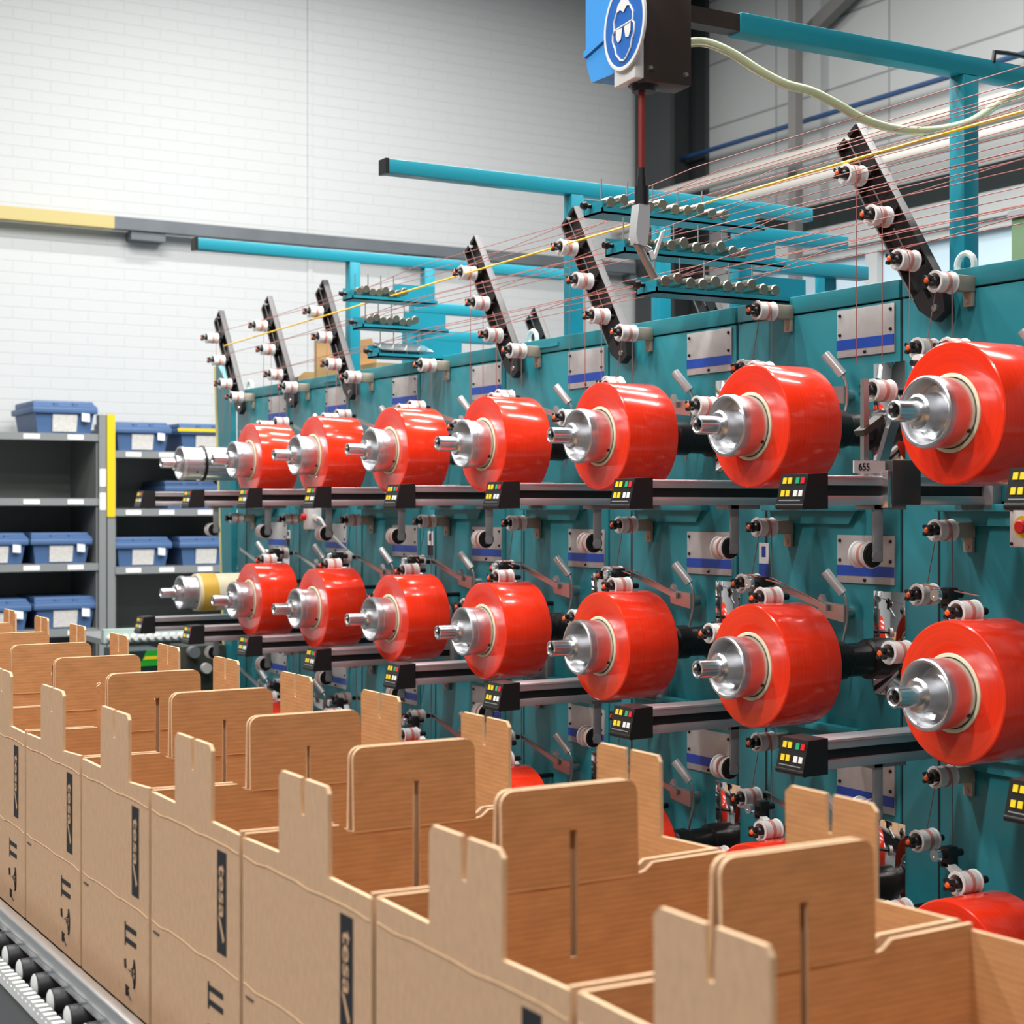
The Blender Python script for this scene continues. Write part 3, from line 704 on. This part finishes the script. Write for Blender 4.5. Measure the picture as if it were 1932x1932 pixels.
obj('housing', lambda bm: quad_box(bm, 0, .06, -.02, .035, -.048, .04, bev=.004), whitep, t)
obj('knob', lambda bm: lathe(bm, [(-.02, 0), (-.02, .012), (-.004, .014), (0, .014)], (0, .01, .004), 16), redp, t)
obj('cable_gland', lambda bm: [cyl(bm, (.03, -.02, 0), (.03, -.045, 0), .014), tube(bm, smoothpath([(.03, -.045, 0), (.03, -.08, -.005), (.05, -.10, -.05), (.10, -.10, -.10), (.17, -.10, -.16)], 5), .006)], whitep, t)
for (a, c, lab) in (((1432, 1024), (1450, 1092), 'blue and white sticker below the second-from-right pulley'), ((807, 1002), (817, 1048), 'narrow dark and white sticker on the panel near the middle'), ((541, 1000), (547, 1028), 'tiny pale sticker at the far end of the panel')):
    p0, p1 = atX(a[0], a[1], 2.868), atX(c[0], c[1], 2.868)
    t = thing('sticker', lab, 'sticker', (2.868, p1.y, p1.z)); dy, dz = p0.y-p1.y, p0.z-p1.z
    obj('backing', lambda bm: quad_box(bm, 0, .0019, 0, dy, 0, dz), paperw, t)
    obj('print', lambda bm: [quad_box(bm, -.0008, .0005, 0, dy, 0, dz*.42), quad_box(bm, -.0008, .0005, dy*.3, dy*.7, dz*.60, dz*.9)], blue if a[0] > 1000 else ink, t)

# ---- tool balancer with the eye-protection sign, cable, cutter and hose
t = thing('tool_balancer', 'blue tool balancer with round eye-protection sign, hung from the nearest gantry', 'tool balancer', (2.03, 2.90, 2.40), math.radians(-7))
def ho(bm):
    prof = [(.03, .055), (.07, .040), (.175, .046), (.198, .085), (.205, .13), (.205, .36), (.03, .36)]
    prism(bm, [(-.045, y, z) for y, z in prof], (.075, 0, 0))
obj('housing', ho, hoistblue, t)
obj('housing_rib', lambda bm: prism(bm, [(-.05, .06, .128), (-.05, .206, .108), (-.05, .206, .122), (-.05, .06, .142)], (.079, 0, 0)), hoistblue, t)
obj('bracket_box', lambda bm: [quad_box(bm, -.03, .085, -.045, .028, .0, .30, bev=.002)], brownm, t)
for (x, z) in ((-.015, .028), (.07, .022)): obj('bolt', lambda bm: lathe(bm, [(-.054, 0), (-.053, .004), (-.045, .006)], (x, 0, z), 12, 'Y'), steel, t)
obj('back_plate', lambda bm: quad_box(bm, -.052, -.030, -.046, .05, .005, .30, bev=.002), whitep, t)
sg = obj('sign_disc', lambda bm: lathe(bm, [(-.060, 0), (-.060, .086), (-.058, .088), (-.055, .088)], (0, -.012, .122), 56), signblue, t)
sg['label'] = 'round blue sign with a white head wearing goggles'
obj('sign_border', lambda bm: lathe(bm, [(-.0605, .086), (-.0615, .090), (-.0605, .0945), (-.055, .0945), (-.055, .086)], (0, -.012, .122), 56, closed=True), whitep, sg)
def face(bm):
    X = -.0612; cy, cz = -.012, .122
    def P(u, v): return (X, cy-u, cz+v)     # u to the viewer's right
    def ln_(pts, w_=.0022): tube(bm, [P(*q) for q in pts], w_, 6)
    for s in (-1, 1):
        ln_([(s*.030, .036), (s*.044, .018), (s*.042, .0)]); ln_([(s*.043, -.002), (s*.050, -.008), (s*.050, -.022), (s*.043, -.036)])
        ln_([(s*.041, -.034), (s*.034, -.054), (s*.014, -.071), (0, -.075)])
        prism(bm, [P(s*q[0], q[1]) for q in ((.004, -.004), (.034, -.002), (.033, -.020), (.024, -.031), (.011, -.027))], (-.0012, 0, 0))
    prism(bm, [P(*q) for q in ((-.033, .034), (-.026, .048), (-.004, .060), (.020, .052), (.033, .034), (.016, .038), (.002, .028), (-.014, .036))], (-.0012, 0, 0))
    ln_([(-.044, -.001), (.044, .001)], .0018)
obj('sign_symbol', face, whitep, sg)
obj('grommet', lambda bm: lathe(bm, [(-.012, 0), (-.012, .026), (-.004, .030), (.004, .030)], (-.005, 0, .0), 24, 'Z'), black, t)
pc = Vector((2.018, 2.90, 2.392))
tag(obj('hanging_cable', lambda bm: tube(bm, [(pc.x, pc.y, 2.39), (pc.x, pc.y, 2.225)], .0075, 10), redcable), 'dark red cable hanging down from the blue tool balancer', 'cable')
t = thing('hand_cutter', 'grey hand cutter hanging on the red cable before the trays', 'hand tool', (pc.x, pc.y, 2.0))
obj('coupling', lambda bm: [cyl(bm, (0, 0, .205), (0, 0, .225), .008), cyl(bm, (0, 0, .185), (0, 0, .205), .010), cyl(bm, (0, 0, .145), (0, 0, .185), .0155)], black, t)
obj('body', lambda bm: prism(bm, [(-.016, -.014, .145), (.012, -.014, .145), (.010, -.014, .09), (.004, -.014, .055), (-.018, -.014, .06), (-.024, -.014, .08)], (0, .028, 0)), mat('cutter_grey', (.52, .54, .56), .4), t)
obj('lever', lambda bm: [cyl(bm, (-.018, 0, .066), (.022, 0, .052), .006), cyl(bm, (-.012, 0, .062), (.034, 0, -.008), .0085)], mat('lever_steel', (.42, .38, .38), .3, metal=.7), t)
obj('blade', lambda bm: [prism(bm, [(.018, -.016, .028), (.026, -.016, .030), (.05, -.016, .095), (.042, -.016, .090)], (0, .006, 0)), cyl(bm, (.02, -.016, .03), (.012, -.016, .046), .005)], whitep, t)
hp = [(1288, 82, 2.88), (1330, 80, 2.87), (1380, 100, 2.86), (1430, 132, 2.85), (1480, 158, 2.84), (1530, 172, 2.84), (1580, 197, 2.84), (1630, 225, 2.84), (1690, 243, 2.84), (1760, 246, 2.84), (1830, 230, 2.84), (1890, 192, 2.85), (1960, 160, 2.86)]
tag(obj('air_hose', lambda bm: tube(bm, smoothpath([atY(*q) for q in hp], 5), .0105, 12), hosem), 'pale green hose sagging from the balancer to the right edge', 'hose')
tag(obj('pipe_clip', lambda bm: tube(bm, [atY(1874, 118, 2.88), atY(1876, 98, 2.88), atY(1900, 100, 2.88), atY(1940, 108, 2.88)], .006), black), 'black bent clip on the nearest gantry at the right edge', 'clip')

# ---- cardboard leaning on the machine top
for (px0, px1, zb, zt_, Yv, lab, tilt) in ((598, 628, 2.03, 2.26, 6.75, 'brown cardboard sheet standing behind the fourth leaning arm', .05), (676, 692, 2.03, 2.25, 6.65, 'narrow brown cardboard piece beside the far gantry post', .03)):
    a, c = atY(px0, 700, Yv), atY(px1+10, 700, Yv)
    tag(obj('cardboard_sheet', lambda bm: prism(bm, [(a.x, Yv, zb), (c.x+.05, Yv, zb), (c.x, Yv, zt_), (a.x, Yv, zt_-.01)], (0, .03, 0)), tan), lab, 'cardboard')
a, c = atY(563, 712, 6.95), atY(622, 700, 6.95)
t = thing('open_carton', 'small open brown carton on the far machine top', 'carton', (a.x, 6.95, 2.03))
obj('body', lambda bm: quad_box(bm, 0, c.x-a.x, 0, .2, 0, .06), tan, t)
obj('flap', lambda bm: prism(bm, [(0, 0, .06), (c.x-a.x, 0, .06), (c.x-a.x+.02, 0, .085), (.03, 0, .085)], (0, .006, 0)), tan, t)
a, c = atY(700, 668, 6.5), atY(745, 655, 6.5)
tag(obj('flat_carton', lambda bm: quad_box(bm, a.x, c.x+.12, 6.45, 6.7, 2.03, 2.125), tan), 'flat brown carton on the machine top under the farther trays', 'carton')

# ------------------------------------------------------------------ shelving and bins by the brick wall
SY = 10.30                                   # shelf fronts
xu = atY(200, 900, SY).x
zs = lambda py, px=100: atY(px, py, SY).z
def shelf_bay(x0, x1, pys, lab, pxref):
    t = thing('shelving_bay', lab, 'shelf', (x0, SY, 0))
    L = x1-x0
    for py in pys:
        z = zs(py, pxref)
        sh = obj('shelf', lambda bm: [quad_box(bm, 0, L, 0, .62, z-.012, z), quad_box(bm, 0, L, -.012, 0, z-.045, z)], shelfm, t)
        for u in (.12, .34, .60, .86):
            if u*L > .1: obj('shelf_tag', lambda bm: quad_box(bm, u*L-.05, u*L+.05, -.0145, -.0115, z-.037, z-.008), paperw, sh)
    zt = zs(pys[0], pxref)
    obj('back_panel', lambda bm: quad_box(bm, 0, L, .60, .62, .05, zt-.012), shelfd, t)
    obj('side_panel', lambda bm: [quad_box(bm, L-.012, L-.004, 0, .6, .05, zt-.012)], shelfd, t)
    obj('side_panel', lambda bm: [quad_box(bm, .0, .008, 0, .6, .05, zt-.012)], shelfd, t)
    return t
zu = zs(783, 200)
PY1 = [817, 940, 1064, 1188, 1300]; PY2 = [852, 960, 1068, 1195, 1310]
shelf_bay(xu-1.10, xu-.05, PY1, 'left grey shelving bay with a blue bin on top', 100)
shelf_bay(xu+.055, xu+1.05, PY2, 'right grey shelving bay reaching behind the machine end', 320)
t = thing('rack_upright', 'grey rack upright with a yellow strip between the bays', 'upright', (xu, SY, 0))
obj('post', lambda bm: [quad_box(bm, -.05, -.004, -.02, .04, 0, zu), quad_box(bm, .004, .05, -.02, .04, 0, zu)], shelfm, t)
obj('yellow_strip', lambda bm: quad_box(bm, .0, .052, -.026, -.019, zs(975, 208), zu+.005), shelfy, t)['label'] = 'yellow strip'
obj('tag', lambda bm: [quad_box(bm, -.046, -.008, -.023, -.0195, zs(b_, 200), zs(a_, 200)) for a_, b_ in ((885, 918), (930, 962))], paperw, t)
def make_bin():
    t = thing('storage_bin', '', 'bin', (0, 0, 0), 0, 'blue lidded storage bins')
    def bd(bm):
        a = [(-.165, .02), (.165, .02), (.165, .5), (-.165, .5)]; b2 = [(-.185, .0), (.185, .0), (.185, .52), (-.185, .52)]
        lo = [bm.verts.new((x, y, 0)) for x, y in a]; up = [bm.verts.new((x, y, .135)) for x, y in b2]
        bm.faces.new(lo[::-1]); bm.faces.new(up)
        for i in range(4): bm.faces.new((lo[i], lo[(i+1) % 4], up[(i+1) % 4], up[i]))
    obj('body', bd, binblue, t)
    def ld(bm):
        quad_box(bm, -.205, .205, -.02, .54, .125, .165, bev=.008)
        prism(bm, [(-.20, -.015, .165), (.20, -.015, .165), (.185, .06, .20), (-.185, .06, .20)], (0, .0, .004))
        quad_box(bm, -.19, .19, .03, .50, .16, .205, bev=.01)
        for s in (-.07, .05): quad_box(bm, s, s+.03, -.005, .02, .165, .19)
    obj('lid', ld, binblue, t)
    obj('label_card', lambda bm: prism(bm, [(-.075, .0135, .012), (.075, .0135, .012), (.078, -.004, .118), (-.078, -.004, .118)], (0, -.003, 0)), paper, t)
    obj('ticket', lambda bm: prism(bm, [(.10, -.02, .08), (.15, -.022, .075), (.15, -.022, .125), (.10, -.02, .13)], (0, -.004, 0)), paperw, t)
    KIDS[t.name] = list(t.children)
    return t
bn0 = make_bin(); first = True
def put_bin(px_, zrow, lab, dy=.03, sc=1.0):
    global first
    x = atY(px_, 900, SY).x
    if first: o = bn0; o.location = (x, SY+dy, zrow); first = False
    else: o = dup(bn0, (x, SY+dy, zrow))
    o.scale = (sc, 1, sc); o['label'] = lab; return o
Z1 = lambda i: zs(PY1[i], 100); Z2 = lambda i: zs(PY2[i], 320)
put_bin(125, Z1(0), 'blue bin alone on top of the left bay', .03, 1.0)
put_bin(-5, Z1(2), 'blue bin cut by the left edge, upper filled shelf of the left bay', .03, .95)
put_bin(118, Z1(2), 'blue bin beside the upright, upper filled shelf of the left bay', .03, .95)
put_bin(0, Z1(3), 'blue bin cut by the left edge, lower shelf of the left bay', .03, .95)
put_bin(126, Z1(3), 'blue bin beside the upright, lower shelf of the left bay', .03, .98)
put_bin(272, Z2(0), 'blue bin on the top shelf of the right bay, next to the yellow strip', .03, .92)
put_bin(392, Z2(0), 'blue bin with yellow trim on top of the right bay', .03, .92)
put_bin(273, Z2(2), 'blue bin on the middle shelf of the right bay, next to the upright', .03, .92)
put_bin(392, Z2(2), 'blue bin on the middle shelf of the right bay, by the machine', .03, .92)
put_bin(370, Z2(1), 'blue bin deep in the right bay behind the silver sleeve', .10, .9)
xb = atY(392, 820, SY-.03)
tag(obj('yellow_trim', lambda bm: quad_box(bm, xb.x-.19, xb.x+.16, SY+.002, SY+.006, atY(392, 815, SY).z, atY(392, 809, SY).z), shelfy), 'yellow trim strip across a blue bin of the right bay', 'strip')

# ------------------------------------------------------------------ far conveyor and cabinet beyond the cartons
Yf = 8.35
a, c = atY(232, 1205, Yf), atY(445, 1193, Yf)
zf = a.z
t = thing('ball_conveyor', 'far conveyor edged with a row of white rollers', 'conveyor', (a.x, Yf, zf))
L = c.x-a.x+.5
obj('side_rail', lambda bm: quad_box(bm, -.1, L, .0, .05, -.02, .05), mat('pale_green_rail', (.42, .52, .48), .4), t)
obj('bed', lambda bm: quad_box(bm, -.1, L, .05, .6, -.03, -.0), greym, t)
for i in range(24): obj('roller', lambda bm: lathe(bm, [(-.03, 0), (-.03, .014), (.02, .018), (.02, 0)], (-.07+i*.042, -.01, .005), 12, 'Y'), whitep, t)
for i in range(2): obj('leg', lambda bm: quad_box(bm, .05+i*.9, .10+i*.9, .1, .15, -zf, -.03), greym, t)
a, c = atY(248, 1258, 8.0), atY(306, 1226, 8.0)
t = thing('machine_cover', 'green and yellow striped machine cover beyond the cartons', 'cover', (a.x, 8.0, a.z))
dx, dz = c.x-a.x, c.z-a.z
obj('dark_part', lambda bm: quad_box(bm, -.05, dx+.02, .0, .3, -a.z, dz), mat('cover_dark', (.012, .03, .035), .4), t)
obj('green_part', lambda bm: prism(bm, [(dx*.25, -.004, -.0), (dx+.02, -.004, 0), (dx+.02, -.004, dz), (dx*.5, -.004, dz)], (0, .006, 0)), mat('cover_green', (.02, .36, .03), .4), t)
obj('yellow_stripe', lambda bm: prism(bm, [(dx*.38, -.006, dz*.42), (dx+.02, -.006, dz*.42), (dx+.02, -.006, dz*.62), (dx*.44, -.006, dz*.62)], (0, .004, 0)), yellow, t)
a, c = atY(344, 1310, 7.68), atY(432, 1216, 7.68)
t = thing('drive_cabinet', 'dark olive cabinet at the far end of the machine', 'cabinet', (2.6, 7.68, 0))
obj('body', lambda bm: quad_box(bm, a.x-2.6, .26, 0, .2, 0, c.z, bev=.004), olive, t)
p = atY(372, 1228, 7.6)
obj('roller', lambda bm: lathe(bm, [(-.05, 0), (-.05, .028), (.0, .028), (.0, 0)], (p.x-2.6, 0, p.z-.01), 20, 'Y'), mat('roller_grey', (.18, .19, .20), .4), t)
p = atY(395, 1262, 7.6)
obj('knob', lambda bm: lathe(bm, [(-.05, 0), (-.05, .025), (-.02, .025), (-.01, .015), (.0, .015), (.0, 0)], (p.x-2.6, 0, p.z), 20, 'Y'), white, t)['label'] = 'small white roller'

# ------------------------------------------------------------------ roller conveyor under the cartons
t = thing('roller_conveyor', 'roller conveyor carrying the row of open cartons', 'conveyor', (.74, 0, 0))
ya, yb = .3, 8.2
obj('guide_rail', lambda bm: [quad_box(bm, 0, .022, ya, yb, .706, .733, bev=.004), quad_box(bm, .003, .02, ya, yb, .692, .706)], mat('guide_alu', (.70, .72, .74), .28, metal=.85), t)
obj('guide_rail', lambda bm: quad_box(bm, .59, .612, ya, yb, .692, .733, bev=.004), MATS['guide_alu'], t)
ru = None
for i in range(72):
    y = .45+i*.105
    if ru is None:
        ru = obj('roller', lambda bm: lathe(bm, [(-.022, 0), (-.022, .006), (-.020, .018), (-.016, .0215), (-.010, .022), (.575, .022), (.575, 0)], seg=20), mat('roller_black', (.035, .036, .04), .4), t, (0, y, .672)); KIDS[ru.name] = []
        ru2 = obj('end_cap', lambda bm: lathe(bm, [(-.0235, 0), (-.0235, .006), (-.0215, .0175), (-.0185, .0212), (-.018, .018)], seg=20), mat('cap_grey', (.62, .63, .63), .4), ru); KIDS[ru.name] = [ru2]
    else: dup(ru, (0, y, .672), parent=t)
def comb(bm):
    quad_box(bm, -.046, -.042, ya, yb, .648, .662)
    n = int((yb-ya)/.026)
    for i in range(n): quad_box(bm, -.046, -.026, ya+i*.026, ya+i*.026+.014, .662, .672)
obj('toothed_strip', comb, mat('strip_white', (.74, .75, .74), .45), t)
obj('side_channel', lambda bm: [quad_box(bm, -.040, -.034, ya, yb, .42, .660), quad_box(bm, -.034, .62, ya, yb, .42, .46)], mat('channel_grey', (.13, .14, .145), .5), t)
for y in (1.0, 3.5, 6.0): obj('leg', lambda bm: [quad_box(bm, -.03, .01, y, y+.05, 0, .42), quad_box(bm, .56, .60, y, y+.05, 0, .42)], greym, t)

# ------------------------------------------------------------------ open cartons
BX0, BX1 = .80, 1.29
ZB, ZM, ZTOP = .696, 1.060, 1.165
T = .0055
BD = [.85, 1.2575, 1.676, 2.0875, 2.476, 2.858, 3.248, 3.645, 4.04, 4.435, 4.83, 5.225, 5.62, 6.01]
def carton(i, y0, y1):
    o_ = ORD[i]
    lab = ('open brown carton nearest the camera, cut by the right edge' if i == 0 else 'open brown carton, %s from the camera along the conveyor' % o_)
    t = thing('carton', lab, 'carton', ((BX0+BX1)/2, (y0+y1)/2, ZB), 0, 'open cartons on the roller conveyor')
    g = .006
    hx = (BX1-BX0)/2; hy = (y1-y0)/2-g; zm = ZM-ZB; zt = ZTOP-ZB
    rv = random.Random(i*13+5)
    j = lambda s: rv.uniform(-s, s)
    def side(sx):
        # side wall in the yz plane, with a notched tab
        ty = j(.003); tw = .077
        pts = [(-hy, 0), (hy, 0), (hy, zm+j(.004)), (tw+ty, zm), (tw+ty+j(.002), zt-.008), (tw+ty-.008, zt), (.007+ty, zt), (.0045+ty, zt-.045), (-.0045+ty, zt-.045), (-.007+ty, zt), (-tw+ty+.008, zt), (-tw+ty+j(.002), zt-.008), (-tw+ty, zm-.002), (-hy, zm+j(.004))]
        x = -hx if sx < 0 else hx
        def fn(bm):
            P3 = [(x, y, z) for y, z in pts]
            prism(bm, P3, (T*(1 if sx < 0 else -1), 0, 0), 2, 0, 1)
            # pressed score lines on the outside, slightly wavy
            if sx < 0:
                for zl, n_ in ((.338, 9), (.168, 9)):
                    prev = None
                    for k in range(n_+1):
                        yy = hy-.004-(2*hy-.008)*k/n_; q = (x-.0002, yy, zl+j(.0008)-.003*(k % 4 == 1))
                        if prev: tube(bm, [prev, q], .0009, 6, 2)
                        prev = q
        return fn
    nw = obj('side_wall', side(-1), [kraft_out, kraft_in, kraft_edge], t, smooth=False)
    obj('side_wall', side(1), [kraft_out, kraft_in, kraft_edge], t, smooth=False)
    def end(sy):
        fw = .0965; cx = .012; r = .016
        fl = [(hx-.002, 0), (hx-.002, zm+.003), (cx+fw+.022, zm+.001), (cx+fw+.010, zm-.008), (cx+fw, zm-.010)]
        arc = [(cx+fw-r+r*math.cos(a), zt-r+r*math.sin(a)) for a in (0, .4, .8, 1.2, PI/2)]
        arc2 = [(cx-fw+r+r*math.cos(a), zt-r+r*math.sin(a)) for a in (PI/2, PI/2+.4, PI/2+.8, PI/2+1.2, PI)]
        fr = [(cx-fw, zm-.010), (cx-fw-.010, zm-.008), (cx-fw-.022, zm+.001), (-hx+.002, zm+.003), (-hx+.002, 0)]
        out = fl+arc+arc2+fr
        y = -hy+.001 if sy < 0 else hy-.001; dy = T if sy < 0 else -T
        lean = -.0042
        def fn(bm):
            s0, s1, sw = zm-.10, zm+.052, .0055     # slot
            sc = cx+.002+j(.003)
            # ring polygon bridged through the slot's lower edge
            hole = [(sc-sw, s0), (sc-sw, s1), (sc+sw, s1), (sc+sw, s0)]
            def P(q):
                zz = q[1]; sh = 0 if zz < zm else -lean*(zz-zm)/(zt-zm)*(1 if sy > 0 else -1)
                return (q[0], y+sh, zz)
            left = [p for p in out if True]
            # split into two halves at x = sc
            R = [(sc, 0)]+fl+arc+[(sc, zt), (sc, s1), (sc+sw, s1), (sc+sw, s0), (sc, s0)]
            Lf = [(sc, zt)]+arc2+fr+[(sc, 0), (sc, s0), (sc-sw, s0), (sc-sw, s1), (sc, s1)]
            for poly in (R, Lf): prism(bm, [P(p) for p in poly], (0, dy, 0), 2, 0, 1)
            # score crease at the root of the flap
            tube(bm, [(cx-fw, y+dy, zm-.012), (sc-sw-.001, y+dy, zm-.012)], .0009, 6, 1); tube(bm, [(sc+sw+.001, y+dy, zm-.012), (cx+fw, y+dy, zm-.012)], .0009, 6, 1)
        return fn
    obj('end_wall', end(-1), [kraft_out, kraft_in, kraft_edge], t, smooth=False)
    obj('end_wall', end(1), [kraft_out, kraft_in, kraft_edge], t, smooth=False)
    obj('bottom', lambda bm: quad_box(bm, -hx+.004, hx-.004, -hy+.004, hy-.004, .001, .007), kraft_in, t)
    # printing on the outside of the near side wall
    x = -hx-.0004
    yl1, yl0 = -hy+.085, -hy+.049
    zl1, zl0 = .328, .186
    def lg(bm):
        quad_box(bm, x-.0002, x+.0006, yl0, yl1, zl0, zl1, 0)
        text_bm(bm, 'tesa', .033, (x-.0006, yl1-.0095, zl1-.018), (0, 0, -1), (0, -1, 0), 1, offset=.0006, sx=1.4)
        bm.faces.new([bm.verts.new(q) for q in ((x-.0006, yl1-.006, zl0+.050), (x-.0006, yl1-.012, zl0+.052), (x-.0006, yl0+.006, zl0+.022), (x-.0006, yl0+.012, zl0+.016))]).material_index = 1
    obj('printed_logo', lg, [ink, kraft_out], nw, smooth=False)['label'] = 'black printed brand panel'
    ya_, yb_ = -hy+.118, -hy+.062
    def am(bm):
        for zc_ in (.128, .108):
            prism(bm, [(x-.0003, ya_, zc_+.004), (x-.0003, yb_, zc_+.004), (x-.0003, yb_, zc_-.004), (x-.0003, ya_, zc_-.004)], (.0006, 0, 0))
        prism(bm, [(x-.0003, ya_+.004, .136), (x-.0003, ya_-.001, .136), (x-.0003, ya_-.001, .098), (x-.0003, ya_+.004, .098)], (.0006, 0, 0))
    obj('this_way_up_mark', am, ink, nw, smooth=False)
    def um(bm):
        def pl(pts, w_=.0012):
            for p0, p1 in zip(pts, pts[1:]):
                tube(bm, [(x, p0[0], p0[1]), (x, p1[0], p1[1])], w_, 4)
        arc = [(yb_+.004+.010*(1-math.cos(a)), .062+.024*math.sin(a)) for a in [(-1.2+.3*q) for q in range(9)]]
        pl(arc, .0022); pl([(arc[0][0], arc[0][1]), (yb_+.020, .062), (arc[-1][0], arc[-1][1])], .0010)
        pl([(yb_+.008, .062), (ya_-.016, .062)], .0010)
        pl([(ya_, .076), (ya_-.002, .062)], .0026)
        for q in (-.012, .012): pl([(yb_+.012, .062+q*.8), (yb_+.028, .062+q*.3)], .0008)
    obj('keep_dry_mark', um, ink, nw, smooth=False)
    def fm(bm):
        prism(bm, [(x-.0003, ya_, .036), (x-.0003, ya_, .018), (x-.0003, ya_-.016, .020), (x-.0003, ya_-.020, .024), (x-.0003, ya_-.014, .030), (x-.0003, ya_-.020, .034)], (.0006, 0, 0))
        tube(bm, [(x, ya_-.016, .022), (x, ya_-.030, .016)], .0012, 4)
    obj('fragile_mark', fm, ink, nw, smooth=False)
    obj('register_dash', lambda bm: tube(bm, [(x, hy-.012, .152), (x, hy-.040, .152)], .0014, 4), ink, nw, smooth=False)
    return t
for i, (y0, y1) in enumerate(zip(BD, BD[1:])): carton(i, y0, y1)
